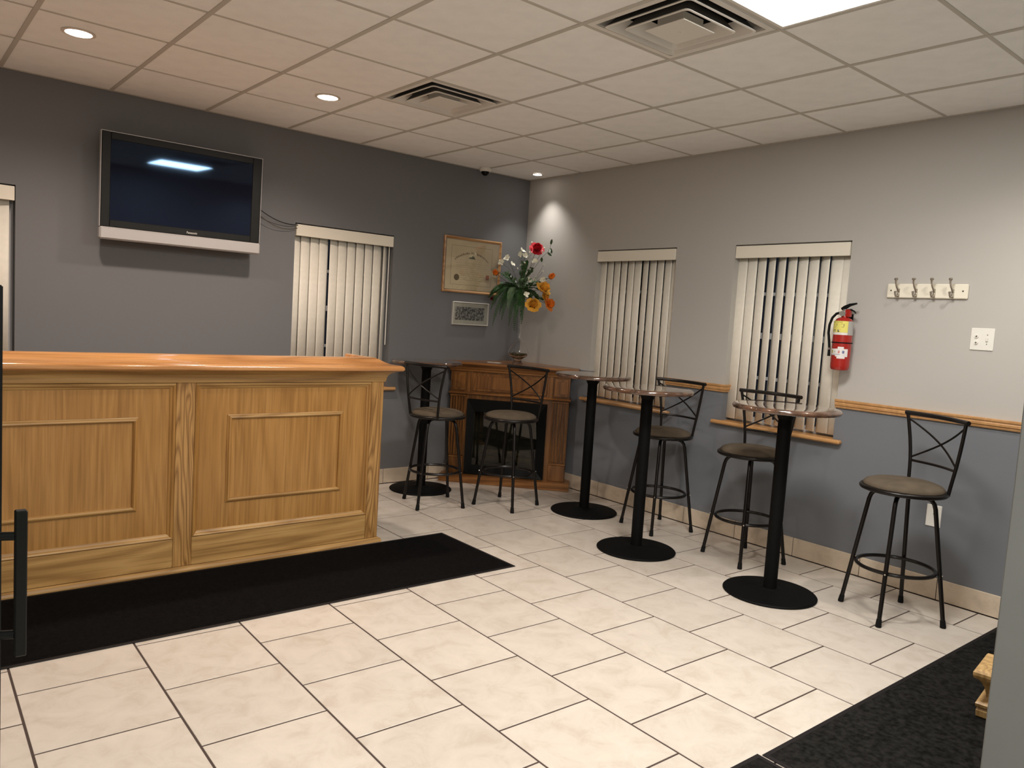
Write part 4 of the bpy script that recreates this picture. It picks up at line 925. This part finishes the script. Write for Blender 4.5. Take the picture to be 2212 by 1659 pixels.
blossom([(-.393, -.498, 1.716)], 'single cream blossom in front of the dark ferns', 5, [(-.346, -.428, 1.905), (-.378, -.379, 1.977)])
# leafy twig at the upper right
P0 = Vector((-.118, -.509, 2.10)); tw = thing_flower('leafy_twig', P0, 'thin leafy twig reaching up right of the red rose', 'foliage', None)
m_ = MB(); m_.smooth = True; m_.tube([Vector(q)-P0 for q in ((-.125, -.489, 2.186), (-.140, -.491, 2.13), (-.20, -.46, 2.06), (-.27, -.42, 1.93), tuple(CEN), tuple(MOUTH))], .0014, 5); m_.build('stem', M['stem'], tw)
for k, (q, d) in enumerate((((-.125, -.489, 2.186), (.1, -.1, .9)), ((-.138, -.491, 2.143), (-.3, -.4, -.6)), ((-.128, -.492, 2.15), (.2, -.2, -.9)), ((-.155, -.485, 2.11), (.5, -.4, -.5)), ((-.20, -.46, 2.06), (-.2, -.3, -.8)))):
    m_ = MB(); m_.smooth = True; petal(m_, Vector(q)-P0, d, (-.6, -.6, .2), .048, .011, .1); m_.build('leaf', M['leaf'], tw, fix=False)
def fern(tip, arch, label, mt, wd=.045, seed=0, start=None):
    S = start or CEN; S = Vector(S); tip = Vector(tip); th = thing_flower('fern_frond', S, label, 'foliage', 'fern fronds spreading from the vase'); rnd = random.Random(seed)
    n = 42; ctl = Vector((S.x+(tip.x-S.x)*.72, S.y+(tip.y-S.y)*.72, max(S.z, tip.z)+arch*.9)); path = [S*(1-k/n)**2+ctl*(2*(k/n)*(1-k/n))+tip*(k/n)**2 for k in range(n+1)]
    m_ = MB(); m_.smooth = True; m_.tube([p-S for p in path], [.0018*(1-.7*k/n) for k in range(n+1)], 5); m_.tube([MOUTH-S, Vector((0, 0, 0))], .0018, 5); m_.build('midrib', M['stem'], th)
    m_ = MB(); ax = (tip-S).normalized(); side0 = ax.cross(Vector((0, 0, 1)))
    side0 = side0.normalized()*.35+Vector((.7637, -.6456, 0))*(1 if side0.dot(Vector((.7637, -.6456, 0))) >= 0 else -1)*.8 if side0.length > .25 else Vector((.7637, -.6456, 0))
    if abs(side0.normalized().dot(ax)) > .75: side0 = Vector((-.15, -.2, 1))
    side0.normalize()
    for k in range(3, n):
        t = k/n; p = path[k]-S; d = (path[min(k+1, n)]-path[k-1]).normalized(); sd = (side0-d*side0.dot(d)).normalized(); nn = d.cross(sd)
        ln = wd*.84*(sin(pi*min(1, .12+t*.86))**.7)*(1 if t < .9 else .8)
        for s in (-1, 1):
            dd = (sd*s+d*.42+nn*rnd.uniform(-.15, .15)-Vector((0, 0, .12))).normalized(); w = .0068
            tipp = p+dd*ln; b1 = p+d*w*.6; b2 = p-d*w*.6; m1 = p+dd*ln*.55+d*w*.75; m2 = p+dd*ln*.5-d*w*.55
            m_.add([b2, m2, tipp, m1, b1, p+dd*ln*.4+nn*.0025], [(0, 1, 5), (1, 2, 5), (2, 3, 5), (3, 4, 5), (4, 0, 5)])
    m_.build('pinnae', mt, th, fix=False)
F = M['fern']; FP_ = M['fern_pale']
fern((-.565, -.260, 1.409), .075, 'long dark fern frond hanging lowest on the left', F, .040, 1)
fern((-.446, -.427, 1.377), .05, 'dark fern frond hanging down left of the vase neck', F, .045, 2)
fern((-.385, -.452, 1.443), .04, 'dark fern frond hanging right in front of the vase neck', F, .045, 3)
fern((-.333, -.400, 1.480), .03, 'dark fern frond hanging at the right of the vase neck', F, .042, 4)
fern((-.545, -.157, 1.664), .09, 'fern frond arching back toward the left wall', F, .045, 5)
fern((-.614, -.310, 1.718), .10, 'fern frond arching out farthest to the left', F, .048, 6)
fern((-.500, -.380, 1.560), .08, 'pale edged fern frond arching over toward the camera', FP_, .042, 7)
fern((-.470, -.176, 1.900), .03, 'fern frond pointing up and left toward the certificate', F, .040, 8)
fern((-.184, -.451, 1.840), .04, 'pale fern frond pointing to the right', FP_, .036, 9)
fern((-.291, -.558, 1.765), .05, 'fern frond reaching toward the golden rose', F, .036, 10)
fern((-.500, -.270, 1.520), .08, 'fern frond hanging between the left fronds', F, .042, 11)
fern((-.410, -.400, 1.500), .06, 'broad fern frond hanging at the centre of the bouquet', F, .050, 12)
fern((-.330, -.420, 2.020), .0, 'upright leafy frond rising to the middle of the bouquet', F, .030, 13)
fern((-.230, -.500, 1.640), .05, 'short fern frond behind the low yellow rose', F, .036, 14)
fern((-.520, -.330, 1.470), .07, 'slender fern frond curving down between the lowest fronds', F, .040, 15)
fern((-.430, -.330, 1.420), .05, 'slender fern frond hanging behind the vase neck', F, .040, 16)
fern((-.580, -.240, 1.560), .09, 'fern frond drooping at the left below the red bud', F, .042, 17)
fern((-.520, -.400, 1.660), .08, 'pale fern frond fanning out low toward the bar', FP_, .042, 18)
fern((-.560, -.330, 1.800), .05, 'pale fern frond reaching level to the left', FP_, .042, 19)
fern((-.250, -.440, 1.560), .04, 'fern frond drooping behind the lowest yellow rose', F, .038, 20)
def sprig(base, tip, label, mt, seed, nl=14, ll=.045, lw=.013):
    S = Vector(base); T_ = Vector(tip); th = thing_flower('leafy_sprig', S, label, 'foliage', 'leafy sprigs filling the bouquet'); rnd = random.Random(seed)
    m_ = MB(); m_.smooth = True; m_.tube(curve3((0, 0, 0), T_-S, .02), .0016, 5); m_.tube([MOUTH-S, Vector((0, 0, 0))], .0016, 5); m_.build('stem', M['stem'], th)
    m_ = MB(); m_.smooth = True
    for k in range(nl):
        t = .12+.88*k/(nl-1); p = (T_-S)*t+Vector((0, 0, .02*sin(pi*t))); a = k*2.4; dd = Vector((cos(a), sin(a), .35+rnd.uniform(-.4, .4)))+(T_-S).normalized()*.6
        petal(m_, p, dd, (-.5, -.6, .6), ll*rnd.uniform(.7, 1.1), lw, rnd.uniform(-.3, .3))
    m_.build('leaves', mt, th, fix=False)
LF = M['leaf']
sprig(CEN, (-.47, -.30, 1.885), 'dark leafy sprig behind the left orange bud', LF, 31); sprig(CEN, (-.36, -.40, 1.99), 'leafy sprig rising up the middle under the blossoms', LF, 32, 18)
sprig(CEN, (-.30, -.44, 1.93), 'leafy sprig right of the middle stem', LF, 33, 16); sprig(CEN, (-.24, -.50, 1.80), 'leafy sprig behind the upper yellow rose', LF, 34, 16)
sprig(CEN, (-.26, -.52, 1.69), 'leafy sprig behind the low yellow rose', LF, 35, 14); sprig(CEN, (-.20, -.55, 1.655), 'leafy sprig behind the low orange rose', LF, 36, 14)
sprig(CEN, (-.41, -.43, 1.84), 'broad pale leafy sprig at the front of the bouquet', FP_, 37, 16, .038, .011); sprig(CEN, (-.33, -.45, 1.85), 'pale leafy sprig under the tall blossoms', FP_, 38, 16, .036, .010)
# ------------------------------------------------------------------ black cabinet cut off at the left edge
cb = empty('black_cabinet', (-4.98, -3.80, .0018), 0, 'black upright cabinet with bar handle cut off at the left edge', 'cabinet')
m_ = MB(); m_.box(-.27, .272, -.268, .25, .02, 1.530, .004); m_.build('body', M['cab_black'], cb, smooth=False)
m_ = MB(); m_.box(-.27, .262, -.262, .245, 1.5305, 1.566, .004); m_.build('top_lip', M['cab_black'], cb, smooth=False)
m_ = MB(); m_.box(-.24, .24, -.24, .22, 0, .0195); m_.build('plinth', M['cab_black'], cb, smooth=False)
m_ = MB(); m_.box(.2725, .282, -.240, .235, .06, 1.50, .003); m_.build('door', M['cab_black'], cb, smooth=False)
m_ = MB(); m_.box(.2985, .3185, -.284, -.264, .795, 1.079, .0022); hd = m_.build('handle', M['black_gloss'], cb, smooth=False)
for z in (1.030, .838):
    m_ = MB(); m_.smooth = True; m_.tube([(.270, -.262, z), (.300, -.274, z)], .0085, 12); m_.build('standoff', M['black_gloss'], hd)
# ------------------------------------------------------------------ carved wooden stand by the entry
cs = empty('carved_stand', (-1.335, -4.790, .0095), radians(8), 'small pale carved wooden stand on the entry mat, half hidden by the partition edge', 'stand')
def sq(r, z, n=4): return [(r*sx, r*sy, z) for sx, sy in ((-1, -1), (1, -1), (1, 1), (-1, 1))]
m_ = MB(); prof = [(.098, 0), (.104, .006), (.106, .030), (.100, .040), (.108, .046), (.110, .058), (.100, .066), (.084, .072), (.080, .084)]
for r, z in prof: m_.v += sq(r, z)
m_.f = []; 
def quads(mb, n): 
    for i in range(n-1):
        for k in range(4): mb.f.append((i*4+k, i*4+(k+1) % 4, (i+1)*4+(k+1) % 4, (i+1)*4+k)); mb.m.append(0); mb.sm.append(False)
    mb.f += [(3, 2, 1, 0), tuple((n-1)*4+k for k in range(4))]; mb.m += [0, 0]; mb.sm += [False, False]
quads(m_, len(prof)); m_.build('foot', M['pine'], cs, smooth=False)
m_ = MB(); prof = [(.080, .0845), (.081, .100), (.086, .122), (.096, .142), (.110, .158)]
for r, z in prof: m_.v += sq(r, z)
quads(m_, len(prof)); m_.build('carved_neck', M['pine'], cs, smooth=False)
m_ = MB(); prof = [(.112, .1585), (.122, .164), (.126, .176), (.126, .188), (.120, .196), (.112, .199)]
for r, z in prof: m_.v += sq(r, z)
quads(m_, len(prof)); m_.build('top_slab', M['pine'], cs, smooth=False)
